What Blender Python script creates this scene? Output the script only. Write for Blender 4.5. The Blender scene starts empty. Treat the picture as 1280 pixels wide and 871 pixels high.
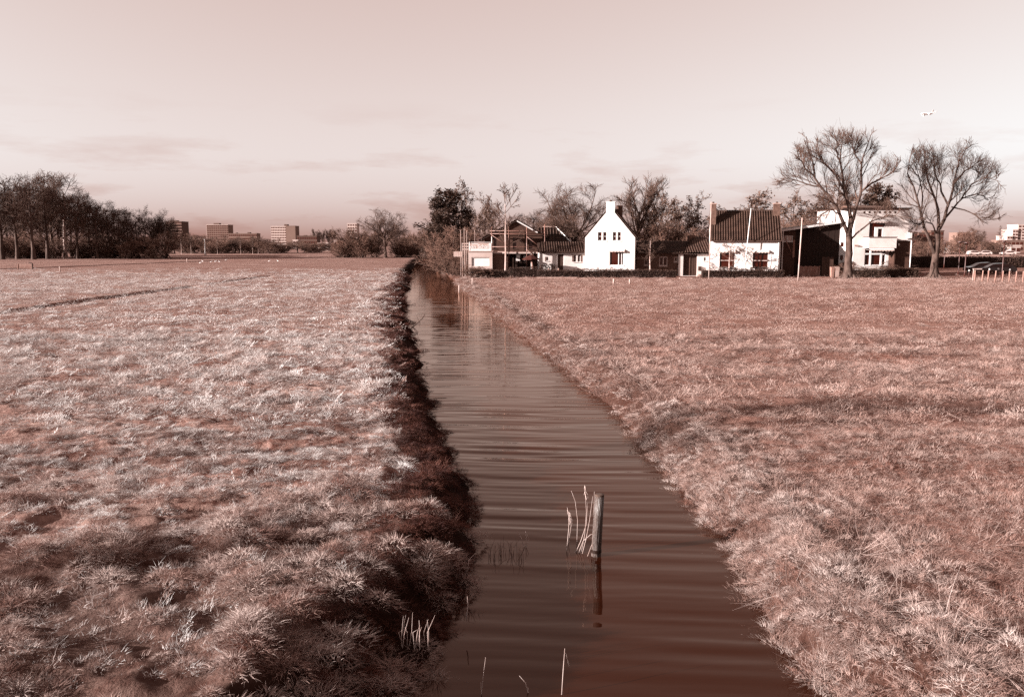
import bpy, bmesh, math, random
import numpy as np
from mathutils import Vector, Matrix

# ------------------------------------------------------------------ camera, sky, sun, exposure
SC = bpy.context.scene
COL = SC.collection
F, CX, CY, HZ, CH = 1000.0, 640.0, 435.5, 304.0, 4.0      # photo focal length (px), centre, horizon row, camera height (m)
PITCH = math.atan((CY - HZ) / F)
cam_d = bpy.data.cameras.new('camera'); cam = bpy.data.objects.new('camera', cam_d); COL.objects.link(cam)
cam_d.sensor_width = 36.0; cam_d.lens = 36.0 * F / 1280.0
cam_d.clip_start = 0.1; cam_d.clip_end = 30000
cam.location = (0, 0, CH); cam.rotation_euler = (math.pi / 2 - PITCH, 0, 0)
SC.camera = cam

SUN_AZ = math.radians(72)      # measured from straight behind the camera towards the left
SUN_EL = math.radians(15)
world = bpy.data.worlds.new('World'); SC.world = world; world.use_nodes = True
nt = world.node_tree; N = nt.nodes; N.clear()
def nd(tree, t, **kw):
    n = tree.nodes.new(t)
    for k, v in kw.items(): setattr(n, k, v)
    return n
out = nd(nt, 'ShaderNodeOutputWorld'); bg = nd(nt, 'ShaderNodeBackground')
sky = nd(nt, 'ShaderNodeTexSky', sky_type='NISHITA', sun_disc=False)
sky.sun_elevation = SUN_EL
sky.sun_rotation = math.pi + SUN_AZ     # direction from which the sun lamp shines
sky.air_density = 1.0; sky.dust_density = 2.0; sky.ozone_density = 1.0
bw = nd(nt, 'ShaderNodeRGBToBW'); nt.links.new(sky.outputs[0], bw.inputs[0])
# flatten the luminance range, then tone it rose-sepia
pw = nd(nt, 'ShaderNodeMath', operation='POWER'); nt.links.new(bw.outputs[0], pw.inputs[0]); pw.inputs[1].default_value = 0.44
# thin cloud streaks low over the horizon
tc = nd(nt, 'ShaderNodeTexCoord'); sep = nd(nt, 'ShaderNodeSeparateXYZ'); nt.links.new(tc.outputs['Generated'], sep.inputs[0])
mp = nd(nt, 'ShaderNodeMapping'); nt.links.new(tc.outputs['Generated'], mp.inputs[0]); mp.inputs['Scale'].default_value = (3.2, 3.2, 17)
mp.inputs['Location'].default_value = (1.7, 0.4, 0.3)
cn = nd(nt, 'ShaderNodeTexNoise'); cn.inputs['Scale'].default_value = 1.6; cn.inputs['Detail'].default_value = 7; cn.inputs['Roughness'].default_value = 0.58
nt.links.new(mp.outputs[0], cn.inputs['Vector'])
cr = nd(nt, 'ShaderNodeMapRange'); nt.links.new(cn.outputs[0], cr.inputs[0]); cr.inputs[1].default_value = 0.5; cr.inputs[2].default_value = 0.72
hr = nd(nt, 'ShaderNodeMapRange'); nt.links.new(sep.outputs[2], hr.inputs[0]); hr.inputs[1].default_value = 0.17; hr.inputs[2].default_value = 0.03
hb = nd(nt, 'ShaderNodeMapRange'); nt.links.new(sep.outputs[2], hb.inputs[0]); hb.inputs[1].default_value = 0.10; hb.inputs[2].default_value = 0.0
hb.inputs[3].default_value = 1.0; hb.inputs[4].default_value = 0.93
cm = nd(nt, 'ShaderNodeMath', operation='MULTIPLY'); nt.links.new(cr.outputs[0], cm.inputs[0]); nt.links.new(hr.outputs[0], cm.inputs[1])
cs = nd(nt, 'ShaderNodeMath', operation='MULTIPLY_ADD'); nt.links.new(cm.outputs[0], cs.inputs[0]); cs.inputs[1].default_value = -0.28; cs.inputs[2].default_value = 1.0
m2 = nd(nt, 'ShaderNodeMath', operation='MULTIPLY'); nt.links.new(pw.outputs[0], m2.inputs[0]); nt.links.new(cs.outputs[0], m2.inputs[1])
m3 = nd(nt, 'ShaderNodeMath', operation='MULTIPLY'); nt.links.new(m2.outputs[0], m3.inputs[0]); nt.links.new(hb.outputs[0], m3.inputs[1])
SKY_GAIN = nd(nt, 'ShaderNodeMath', operation='MULTIPLY'); nt.links.new(m3.outputs[0], SKY_GAIN.inputs[0]); SKY_GAIN.inputs[1].default_value = 1.20
cc = nd(nt, 'ShaderNodeCombineColor')
lim = nd(nt, 'ShaderNodeMath', operation='MULTIPLY'); nt.links.new(SKY_GAIN.outputs[0], lim.inputs[0]); lim.inputs[1].default_value = 0.43; lim.use_clamp = True
for i, e in enumerate((0.0, 0.72, 0.92)):          # darker sky is a deeper rose, brighter sky nearly white
    p_ = nd(nt, 'ShaderNodeMath', operation='POWER'); nt.links.new(lim.outputs[0], p_.inputs[0]); p_.inputs[1].default_value = e
    r_ = nd(nt, 'ShaderNodeMath', operation='MULTIPLY'); nt.links.new(p_.outputs[0], r_.inputs[0]); nt.links.new(SKY_GAIN.outputs[0], r_.inputs[1])
    nt.links.new(r_.outputs[0], cc.inputs[i])
nt.links.new(cc.outputs[0], bg.inputs[0]); bg.inputs[1].default_value = 0.10
nt.links.new(bg.outputs[0], out.inputs[0])

sun_d = bpy.data.lights.new('sun', 'SUN'); sun = bpy.data.objects.new('sun', sun_d); COL.objects.link(sun)
sun_d.energy = 5.0; sun_d.angle = math.radians(0.5); sun_d.color = (1.0, 0.96, 0.93)
to_sun = Vector((-math.sin(SUN_AZ) * math.cos(SUN_EL), -math.cos(SUN_AZ) * math.cos(SUN_EL), math.sin(SUN_EL)))
sun.rotation_euler = to_sun.to_track_quat('Z', 'Y').to_euler()
sun.location = (-60, -20, 40)

SC.view_settings.view_transform = 'Standard'; SC.view_settings.look = 'None'
SC.view_settings.exposure = 2.1; SC.view_settings.gamma = 1.0
SC.cycles.max_bounces = 5; SC.cycles.diffuse_bounces = 2; SC.cycles.glossy_bounces = 3
SC.cycles.transmission_bounces = 2; SC.cycles.transparent_max_bounces = 4
SC.cycles.caustics_reflective = False; SC.cycles.caustics_refractive = False
SC.cycles.use_denoising = False

# ------------------------------------------------------------------ pixel to place
CP, SP = math.cos(PITCH), math.sin(PITCH)
def ray(px, py):
    u, v = (px - CX) / F, (CY - py) / F
    return Vector((u, CP + v * SP, -SP + v * CP))
def G(px, py, z=0.0):                      # where the pixel's ray meets the level z
    r = ray(px, py); t = (z - CH) / r.z
    return Vector((r.x * t, r.y * t, z))
def A(px, py, Y):                          # where it meets the upright plane at depth Y
    r = ray(px, py); t = Y / r.y
    return Vector((r.x * t, Y, CH + r.z * t))
def AX(px, Y, py=325): return A(px, py, Y).x
def AZ(py, Y): return A(640, py, Y).z

# ------------------------------------------------------------------ tone and materials
def T(r, k=1.0):                           # rose-sepia tint of a reflectance
    return (r * .62, k * .62 * r ** 1.58, k * .62 * r ** 1.80)
MATS = {}
def mat(name, a, b=None, scale=4.0, rough=0.85, bump=0.0, bscale=None, spec=0.2, stretch=(1, 1, 1), rnd=0.0, detail=5, coord='Object', lo=0.35, hi=0.65, metal=0.0, trans=0.0):
    if name in MATS: return MATS[name]
    m = bpy.data.materials.new(name); m.use_nodes = True; t = m.node_tree
    p = t.nodes['Principled BSDF']; p.inputs['Roughness'].default_value = rough; p.inputs['Specular IOR Level'].default_value = spec
    p.inputs['Metallic'].default_value = metal
    b = b or a
    tcn = nd(t, 'ShaderNodeTexCoord'); mpn = nd(t, 'ShaderNodeMapping'); mpn.inputs['Scale'].default_value = stretch
    if coord == 'World':
        g = nd(t, 'ShaderNodeNewGeometry'); t.links.new(g.outputs['Position'], mpn.inputs[0])
    else:
        t.links.new(tcn.outputs[coord], mpn.inputs[0])
    n = nd(t, 'ShaderNodeTexNoise'); n.inputs['Scale'].default_value = scale; n.inputs['Detail'].default_value = detail; n.inputs['Roughness'].default_value = 0.6
    t.links.new(mpn.outputs[0], n.inputs['Vector'])
    r = nd(t, 'ShaderNodeMapRange'); t.links.new(n.outputs[0], r.inputs[0]); r.inputs[1].default_value = lo; r.inputs[2].default_value = hi
    mx = nd(t, 'ShaderNodeMix', data_type='RGBA'); t.links.new(r.outputs[0], mx.inputs['Factor'])
    mx.inputs['A'].default_value = (*a, 1); mx.inputs['B'].default_value = (*b, 1)
    last = mx.outputs['Result']
    if rnd:
        oi = nd(t, 'ShaderNodeObjectInfo'); rr = nd(t, 'ShaderNodeMapRange'); t.links.new(oi.outputs['Random'], rr.inputs[0])
        rr.inputs[3].default_value = 1 - rnd; rr.inputs[4].default_value = 1 + rnd
        hs = nd(t, 'ShaderNodeHueSaturation'); t.links.new(last, hs.inputs['Color']); t.links.new(rr.outputs[0], hs.inputs['Value'])
        last = hs.outputs[0]
    t.links.new(last, p.inputs['Base Color'])
    if bump:
        n2 = nd(t, 'ShaderNodeTexNoise'); n2.inputs['Scale'].default_value = bscale or scale * 4; n2.inputs['Detail'].default_value = 4
        t.links.new(mpn.outputs[0], n2.inputs['Vector'])
        bp = nd(t, 'ShaderNodeBump'); bp.inputs['Strength'].default_value = bump; bp.inputs['Distance'].default_value = 0.05
        t.links.new(n2.outputs[0], bp.inputs['Height']); t.links.new(bp.outputs[0], p.inputs['Normal'])
    if trans:
        tr = nd(t, 'ShaderNodeBsdfTranslucent'); t.links.new(last, tr.inputs[0])
        ms = nd(t, 'ShaderNodeMixShader'); ms.inputs[0].default_value = trans
        t.links.new(p.outputs[0], ms.inputs[1]); t.links.new(tr.outputs[0], ms.inputs[2])
        t.links.new(ms.outputs[0], t.nodes['Material Output'].inputs[0])
    MATS[name] = m
    return m
M_WHITE = mat('white_render', T(.78), T(.64), .7, .9, lo=.35, hi=.8)
M_CREAM = mat('cream_board', T(.62), T(.54), 1.0, .8)
M_BRICK = mat('brown_brick', (.095, .050, .037), (.058, .028, .020), 3.0, .9, .3, 20)
M_DBRICK = mat('dark_brick', (.055, .025, .017), (.038, .016, .011), 2.0, .9, .3, 20)
M_TILE = mat('roof_tile', (.055, .027, .019), (.020, .009, .006), 1.3, .75, .2, 25, lo=.3, hi=.7)
M_TILE2 = mat('dark_roof_tile', (.042, .020, .014), (.017, .0075, .005), 1.3, .75, .2, 25)
M_WOODD = mat('dark_timber', (.050, .024, .017), (.028, .012, .008), 2.0, .8, .3, 18, stretch=(1, 1, .2))
M_WOOD = mat('weathered_timber', T(.38), T(.24), 6.0, .85, .4, 40, stretch=(1, 1, .15))
M_WOODL = mat('pale_timber', T(.62), T(.42), 6.0, .8, .2, 40, stretch=(1, 1, .15))
M_PAINT = mat('white_paint', T(.84), T(.78), 3, .5, spec=.4)
M_GLASS = mat('window_glass', T(.05), T(.035), 1.5, .06, spec=.5)
M_DARK = mat('dark_interior', (.018, .007, .0045), (.010, .004, .0025), 2, .9)
M_METAL = mat('galvanised_tube', T(.30), T(.20), 6, .5, spec=.4)
M_LAMPM = mat('dark_lamp_metal', T(.09), T(.06), 6, .5, spec=.5)
M_CLOTH = mat('dark_cloth', T(.07), T(.05), 6, .95)
M_CAR = mat('dark_car_paint', T(.05), T(.04), 2, .18, spec=.6)
M_TYRE = mat('tyre_rubber', T(.03), T(.02), 8, .9)
M_CHROME = mat('car_trim', T(.6), T(.5), 8, .25, spec=.6, metal=.6)
M_CONC = mat('pale_concrete', T(.52), T(.40), 2, .9, .2, 20)
M_BARK = mat('bark', (.085, .052, .042), (.03, .015, .011), 3, .95, .5, 22, stretch=(1, 1, .35), rnd=.2)
M_BARKL = mat('pale_bark', T(.62), T(.40), 5, .9, .4, 30, stretch=(1, 1, .4))
M_TWIG = mat('twig_bark', (.085, .046, .034), (.05, .025, .018), 2, .95, rnd=.25)
M_SCRUB = mat('scrub_twig', (.14, .075, .055), (.08, .038, .027), 2, .95, rnd=.25)
M_LEAFD = mat('evergreen_leaf', (.055, .028, .019), (.027, .012, .008), 1.2, .7, rnd=.2, trans=.2)
M_LEAFB = mat('withered_leaf', (.13, .074, .055), (.07, .037, .026), 1.5, .8, rnd=.2, trans=.25)
M_HEDGE = mat('hedge_leaf', (.06, .030, .021), (.03, .013, .009), 2.5, .75, trans=.15)
M_BIRD = mat('white_feather', T(.85), T(.75), 9, .8)
M_PLANE = mat('aircraft_skin', (.85, .82, .80), (.8, .77, .75), 1, .35, spec=.5)

# ------------------------------------------------------------------ mesh building
class MB:
    def __init__(s): s.v = []; s.f = []
    def add(s, vs, fs):
        o = len(s.v); s.v += [tuple(v) for v in vs]; s.f += [tuple(i + o for i in f) for f in fs]; return s
    def box(s, x0, x1, y0, y1, z0, z1):
        return s.add([(x0,y0,z0),(x1,y0,z0),(x1,y1,z0),(x0,y1,z0),(x0,y0,z1),(x1,y0,z1),(x1,y1,z1),(x0,y1,z1)],
                     [(0,3,2,1),(4,5,6,7),(0,1,5,4),(1,2,6,5),(2,3,7,6),(3,0,4,7)])
    def prism(s, poly, y0, y1):            # poly: (x, z) counter-clockwise seen from -y
        n = len(poly)
        vs = [(x, y0, z) for x, z in poly] + [(x, y1, z) for x, z in poly]
        fs = [tuple(range(n)), tuple(range(2 * n - 1, n - 1, -1))]
        for i in range(n):
            j = (i + 1) % n; fs.append((i, i + n, j + n, j))
        return s.add(vs, fs)
    def prismx(s, poly, x0, x1):           # poly: (y, z)
        n = len(poly)
        vs = [(x0, y, z) for y, z in poly] + [(x1, y, z) for y, z in poly]
        fs = [tuple(range(n - 1, -1, -1)), tuple(range(n, 2 * n))]
        for i in range(n):
            j = (i + 1) % n; fs.append((i, j, j + n, i + n))
        return s.add(vs, fs)
    def tube(s, pts, rad, n=6, cap=True):
        pts = [Vector(p) for p in pts]; k = len(pts)
        rad = rad if isinstance(rad, (list, tuple)) else [rad] * k
        vs = []; fs = []
        for i, p in enumerate(pts):
            t = (pts[min(i + 1, k - 1)] - pts[max(i - 1, 0)]).normalized()
            ref = Vector((1, 0, 0)) if abs(t.x) < .8 else Vector((0, 1, 0))
            a = t.cross(ref).normalized(); b = t.cross(a)
            for j in range(n):
                w = 2 * math.pi * j / n
                vs.append(p + (a * math.cos(w) + b * math.sin(w)) * rad[i])
        for i in range(k - 1):
            for j in range(n):
                j2 = (j + 1) % n
                fs.append((i*n+j, i*n+j2, (i+1)*n+j2, (i+1)*n+j))
        if cap: fs += [tuple(range(n - 1, -1, -1)), tuple(range((k-1)*n, k*n))]
        return s.add(vs, fs)
    def build(s, name, m, parent=None, loc=None, smooth=False):
        me = bpy.data.meshes.new(name); me.from_pydata(s.v, [], s.f); me.update()
        return link(name, me, m, parent, loc, smooth)
def link(name, me, m, parent=None, loc=None, smooth=False):
    if m is not None and not me.materials: me.materials.append(m)
    if smooth: me.polygons.foreach_set('use_smooth', [True] * len(me.polygons))
    o = bpy.data.objects.new(name, me); COL.objects.link(o)
    if parent is not None: o.parent = parent
    if loc is not None: o.location = loc
    return o
def npmesh(name, v, f):                    # v (n,3), f (m,k) arrays
    me = bpy.data.meshes.new(name); v = np.asarray(v, np.float32); f = np.asarray(f, np.int32); m, k = f.shape
    me.vertices.add(len(v)); me.vertices.foreach_set('co', v.ravel())
    me.loops.add(m * k); me.loops.foreach_set('vertex_index', f.ravel())
    me.polygons.add(m); me.polygons.foreach_set('loop_start', np.arange(0, m * k, k, dtype=np.int32))
    me.polygons.foreach_set('loop_total', np.full(m, k, np.int32))
    me.update(calc_edges=True); return me
def tag(o, label=None, cat=None, group=None, kind=None):
    if label: o['label'] = label
    if cat: o['category'] = cat
    if group: o['group'] = group
    if kind: o['kind'] = kind
    return o
def thing(name, loc, label, cat, group=None, rz=0.0):
    o = bpy.data.objects.new(name, None); COL.objects.link(o); o.location = loc; o.rotation_euler[2] = rz
    o.empty_display_size = .3
    return tag(o, label, cat, group)
ORD = ['first','second','third','fourth','fifth','sixth','seventh','eighth','ninth','tenth','eleventh','twelfth','thirteenth','fourteenth','fifteenth','sixteenth','seventeenth','eighteenth','nineteenth','twentieth','twenty-first','twenty-second','twenty-third','twenty-fourth']

# ------------------------------------------------------------------ noise
_rs = np.random.RandomState(5); _PERM = _rs.permutation(512); _GR = _rs.uniform(-1, 1, 512)
def vnoise(x, y):
    xi = np.floor(x).astype(int); yi = np.floor(y).astype(int); fx = x - xi; fy = y - yi
    fx = fx * fx * fx * (fx * (fx * 6 - 15) + 10); fy = fy * fy * fy * (fy * (fy * 6 - 15) + 10)
    def h(a, b): return _GR[_PERM[(_PERM[a & 511] + b) & 511]]
    return (h(xi, yi) * (1 - fx) + h(xi + 1, yi) * fx) * (1 - fy) + (h(xi, yi + 1) * (1 - fx) + h(xi + 1, yi + 1) * fx) * fy
def fbm(x, y, o=4):
    r = 0; a = 1.0
    for i in range(o):
        c, s_ = math.cos(.7 * i), math.sin(.7 * i)
        r = r + a * vnoise((x * c - y * s_) * 2 ** i + 17.3 * i, (x * s_ + y * c) * 2 ** i - 9.1 * i); a *= .5
    return r
def sstep(a, b, x):
    t = np.clip((x - a) / (b - a), 0, 1); return t * t * (3 - 2 * t)

# ------------------------------------------------------------------ ground with the canal, ditches and banks
WZ = -0.55
def edge(pts):
    w = [G(px, py, WZ) for px, py in pts]
    w.sort(key=lambda p: p.y)
    return np.array([p.y for p in w]), np.array([p.x for p in w])
LY, LX = edge([(522,327),(514,338),(511,350),(510,365),(512,390),(519,420),(529,455),(536,485),(552,515),(574,545),(590,580),(596,612),(606,645),(613,690),(602,730),(588,770),(575,806),(560,832),(548,858),(530,890),(490,940),(400,1000),(100,1100)])
RY, RX = edge([(546,327),(552,338),(566,352),(579,364),(600,380),(632,408),(675,441),(722,482),(768,530),(812,585),(858,640),(898,695),(928,750),(950,800),(982,845),(1012,880),(1060,920)])
LY = np.concatenate([[-20, 3.0], LY, [230, 260, 9000]]); LX = np.concatenate([[-90, -14], LX, [LX[-1] - 2, LX[-1] - 5, LX[-1] - 5]])
RY = np.concatenate([[-20, 5.0], RY, [230, 260, 9000]]); RX = np.concatenate([[6, 4.2], RX, [RX[-1] - 2, LX[-1] + .5, LX[-1] + .5]])
def xl(y): return np.interp(y, LY, LX) + np.where(y > 8, 0.20 * vnoise(y * .9, y * 0 + 3.3) + .13 * vnoise(y * 2.6, y * 0 + 8.3), 0) * np.clip(y / 20, .6, 3.0)
def xr(y): return np.interp(y, RY, RX) + 0.05 * vnoise(y * 1.3, y * 0 + 5.7) * np.clip(y / 15, .8, 3)
def slope(fn, y): return (fn(y + .4) - fn(y - .4)) / .8
DITCH = []                                 # (polyline in px on the field, half width, depth)
for pts, hw, dp in [([(-60, 398), (0, 390), (120, 374), (240, 358)], .72, .6), ([(262, 355), (335, 345)], .5, .4),
                    ([(-60, 337.2), (0, 336.3), (60, 334.3), (160, 330.2), (285, 325.3)], 1.3, .9),
                    ([(90, 340.6), (200, 341.8), (330, 341.6), (500, 341.8)], .8, .5),
                    ([(100, 339), (0, 338)], .6, .45), ([(280, 320.5), (330, 320.3), (460, 322.2), (520, 322)], 1.6, .6)]:
    DITCH.append((np.array([[G(*p).x, G(*p).y] for p in pts]), hw, dp))
def segdist(x, y, P):
    d = np.full(x.shape, 1e9)
    for a, b in zip(P[:-1], P[1:]):
        ab = b - a; t = np.clip(((x - a[0]) * ab[0] + (y - a[1]) * ab[1]) / (ab @ ab), 0, 1)
        d = np.minimum(d, np.hypot(x - a[0] - t * ab[0], y - a[1] - t * ab[1]))
    return d
SHADE_GROOVE = [np.array([[G(*p).x, G(*p).y] for p in q]) for q in ([(-40, 752), (60, 727), (200, 708), (330, 694), (440, 682)], )]  # groove added along the near left shadow band to darken it
def dist_l(x, y): s = slope(xl, y); return (xl(y) - x) / np.sqrt(1 + s * s)
def dist_r(x, y): s = slope(xr, y); return (x - xr(y)) / np.sqrt(1 + s * s)
def H(x, y):
    dl, dr = dist_l(x, y), dist_r(x, y)
    near = np.clip(1 - y / 60, 0, 1)
    big = fbm(x * .22, y * .30, 3) * .05 * np.clip(1.2 - y / 160, 0.25, 1)
    med = fbm(x * .9, y * 1.3 + 40, 3) * .035 * np.clip(1.1 - y / 90, 0, 1)
    left = dl > 0
    tus = np.clip(fbm(x * 1.7, y * 2.1 + 11, 3) + .12, 0, 1)
    z = big + med + np.where(left, tus * (.05 * near + .05 * np.clip(1 - y / 130, 0, 1)), tus * .03 * near)
    hang = sstep(12.5, 9.5, y) * sstep(-14, 1, -dl + 0) * left                 # tall tussocks on the near left corner
    z = z + hang * np.clip(fbm(x * 1.25 + 5, y * 1.25, 2) + .15, 0, 1) * .14
    # banks
    wl = 1.4 + .45 * vnoise(y * .8, y * 0 + 1.5); wr = 1.1 + .3 * vnoise(y * .6, y * 0 + 21)
    lump = .16 * fbm(x * 1.9 + 3, y * 1.9, 3) * near
    pl = -0.85 + .87 * sstep(-.12, 1, dl / wl * 1.0) ** .8 + lump * sstep(-.1, .5, dl) * sstep(1.6, .6, dl)
    pr = -0.80 + .82 * sstep(-.15, 1, dr / wr) ** .9 + .4 * lump * sstep(-.1, .5, dr) * sstep(1.6, .6, dr)
    bank = np.where(left, pl, pr)
    inside = (dl <= 0) & (dr <= 0)
    bank = np.where(inside, -0.85, bank)
    fade = sstep(262, 225, y)
    zz = np.minimum(bank, z) * (bank < -.02) + z * (bank >= -.02)
    k = sstep(0, 1.6, np.where(left, dl, dr))
    zz = bank * (1 - k) + (np.minimum(bank, 0) + z) * k
    zz = np.where(inside, -0.85, zz)
    z = zz * fade + z * (1 - fade)
    for P, hw, dp in DITCH: z = z - dp * sstep(hw * 1.25, hw * .45, segdist(x, y, P))
    for P in SHADE_GROOVE: z = z - .16 * sstep(.30, .08, segdist(x, y, P)) * (dl > .8)
    # rough hollow across the right field, and its low rolling swell
    z = z + np.where(dr > 0, .10 * fbm(x * .14, y * .55 + 3, 2) * sstep(8, 14, y) * sstep(60, 25, y) * sstep(.5, 3, dr), 0)
    z = z - sstep(400, 1500, y) * .3
    return z

rows = [-12, -6, 0, 2, 3, 4, 4.6, 5.2, 5.8]
y = 6.0
while y < 9000:
    rows.append(y)
    y += max(.045, y * .0052) if y < 40 else (y * .006 if y < 240 else y * .03)
rows = np.array(sorted(set(rows)))
nl, nr, nb = 330, 270, 10
def offs(n, w, first):                     # n offsets from 0 to w, growing smoothly
    t = np.linspace(0, 1, n); return w * (t * first + (1 - first) * t ** 1.6)
V = np.zeros((len(rows), nl + nr + nb, 3))
for i, yy in enumerate(rows):
    a = float(xl(np.array([yy]))[0]); b = float(xr(np.array([yy]))[0]); b = max(b, a + .3)
    wl_ = max(18, .86 * yy + 16 + a); wr_ = max(18, .86 * yy + 16 - b)
    ol = offs(nl, max(wl_, 14), .45); orr = offs(nr, max(wr_, 14), .45)
    V[i, :, 0] = np.concatenate([a - ol[::-1], np.linspace(a, b, nb + 2)[1:-1], b + orr]); V[i, :, 1] = yy
V[:, :, 2] = H(V[:, :, 0], V[:, :, 1])
nC = V.shape[1]; ii = np.arange(len(rows) - 1)[:, None] * nC + np.arange(nC - 1)[None, :]
gf = np.stack([ii, ii + 1, ii + 1 + nC, ii + nC], -1).reshape(-1, 4)
def ground_mat():
    m = bpy.data.materials.new('meadow_ground'); m.use_nodes = True; t = m.node_tree; p = t.nodes['Principled BSDF']
    p.inputs['Roughness'].default_value = .95; p.inputs['Specular IOR Level'].default_value = .05
    g = nd(t, 'ShaderNodeNewGeometry'); at = nd(t, 'ShaderNodeAttribute', attribute_name='field')
    sp = nd(t, 'ShaderNodeSeparateColor'); t.links.new(at.outputs['Color'], sp.inputs[0])
    def noise(scale, stretch, det=6, ro=.62):
        mpn = nd(t, 'ShaderNodeMapping'); mpn.inputs['Scale'].default_value = stretch; t.links.new(g.outputs['Position'], mpn.inputs[0])
        n = nd(t, 'ShaderNodeTexNoise'); n.inputs['Scale'].default_value = scale; n.inputs['Detail'].default_value = det; n.inputs['Roughness'].default_value = ro
        t.links.new(mpn.outputs[0], n.inputs['Vector']); return n.outputs[0]
    def rng(v, a, b, c=0, d=1):
        r = nd(t, 'ShaderNodeMapRange'); t.links.new(v, r.inputs[0]); r.inputs[1].default_value = a; r.inputs[2].default_value = b; r.inputs[3].default_value = c; r.inputs[4].default_value = d; return r.outputs[0]
    def mix(f, a, b):
        x = nd(t, 'ShaderNodeMix', data_type='RGBA')
        if isinstance(f, float): x.inputs['Factor'].default_value = f
        else: t.links.new(f, x.inputs['Factor'])
        for s_, c in (('A', a), ('B', b)):
            if isinstance(c, tuple): x.inputs[s_].default_value = (*c, 1)
            else: t.links.new(c, x.inputs[s_])
        return x.outputs['Result']
    fine = rng(noise(5.0, (1, 1, 1)), .38, .62); patch = rng(noise(.35, (1, 1.3, 1)), .35, .65); streak = rng(noise(.12, (.6, 2.2, 1), 8), .36, .64)
    leftc = mix(fine, T(.08), T(.44)); leftc = mix(rng(patch, 0, 1, 0, .4), leftc, T(.54)); leftc = mix(rng(streak, 0, 1, 0, .6), leftc, T(.15))  # dark soil tone also paints the small shadows in the turf gaps
    rightc = mix(fine, T(.14), T(.33)); rightc = mix(rng(streak, 0, 1, 0, .65), rightc, T(.44)); rightc = mix(rng(patch, 0, 1, 0, .45), rightc, T(.15))
    c = mix(sp.outputs[0], rightc, leftc)
    c = mix(sp.outputs[1], c, (.013, .0045, .0025))  # bare soil, blackened further to paint in the bank's shadow
    t.links.new(c, p.inputs['Base Color'])
    bp = nd(t, 'ShaderNodeBump'); bp.inputs['Strength'].default_value = .9; bp.inputs['Distance'].default_value = .10
    t.links.new(noise(7.0, (1, 1, 1), 6, .7), bp.inputs['Height']); t.links.new(bp.outputs[0], p.inputs['Normal'])
    return m
gm = npmesh('ground', V.reshape(-1, 3), gf)
vx, vy, vz = V[..., 0].ravel(), V[..., 1].ravel(), V[..., 2].ravel()
dl_, dr_ = dist_l(vx, vy), dist_r(vx, vy)
dsoil_shade = np.zeros(len(vx))
for P, hw, dp in DITCH: dsoil_shade = np.maximum(dsoil_shade, sstep(hw * 1.2, hw * .5, segdist(vx, vy, P)) * min(1, dp * 1.8))
soil_shade = np.maximum(dsoil_shade, np.where(vy < 262, np.maximum(sstep(1.75, .9, dl_) * sstep(-3, 0, dl_ + dr_ * 0 + 3) * (dl_ > -9) * (dr_ < 0), np.maximum(sstep(.35, .05, dr_), .72 * sstep(2.2, 1.0, dr_)) * (dl_ < 0)), 0))  # soil by the water and in ditches, with shade painted in
soil_shade = np.maximum(soil_shade, np.where(dl_ > 0, sstep(12.8, 10.2, vy) * sstep(7, 4, dl_) * .6, 0))  # near corner: shade between the tussocks painted onto the ground
colr = np.stack([(dl_ > 0) * 1.0, soil_shade, soil_shade * 0, soil_shade * 0 + 1], -1).astype(np.float32)
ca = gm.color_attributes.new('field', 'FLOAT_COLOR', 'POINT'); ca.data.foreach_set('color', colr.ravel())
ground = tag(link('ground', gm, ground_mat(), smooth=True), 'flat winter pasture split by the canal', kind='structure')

# water of the canal
wy = np.concatenate([np.arange(2, 6.5, .3), np.arange(6.5, 75, .04), np.arange(75, 262, 1.2)])
wa, wb = xl(wy) - .5, xr(wy) + .5; KW = 22
wx = wa[:, None] + (wb - wa)[:, None] * np.linspace(0, 1, KW)[None, :]; wyy = np.repeat(wy[:, None], KW, 1)
yw = wyy + .10 * wx + .5 * vnoise(wx * .25, wyy * .12)
wz = (.017 * vnoise(wx * .40 + 3, yw * 4.4) + .006 * vnoise(wx * .9, yw * 9.0 + 9)) * (.6 + .6 * vnoise(wx * .3, wyy * .12 + 5)) * sstep(5, 9, wyy) * sstep(75, 40, wyy)
wv = np.stack([wx, wyy, WZ + wz], -1).reshape(-1, 3)
wi = np.arange(len(wy) - 1)[:, None] * KW + np.arange(KW - 1)[None, :]
wf = np.stack([wi, wi + 1, wi + 1 + KW, wi + KW], -1).reshape(-1, 4)
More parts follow.
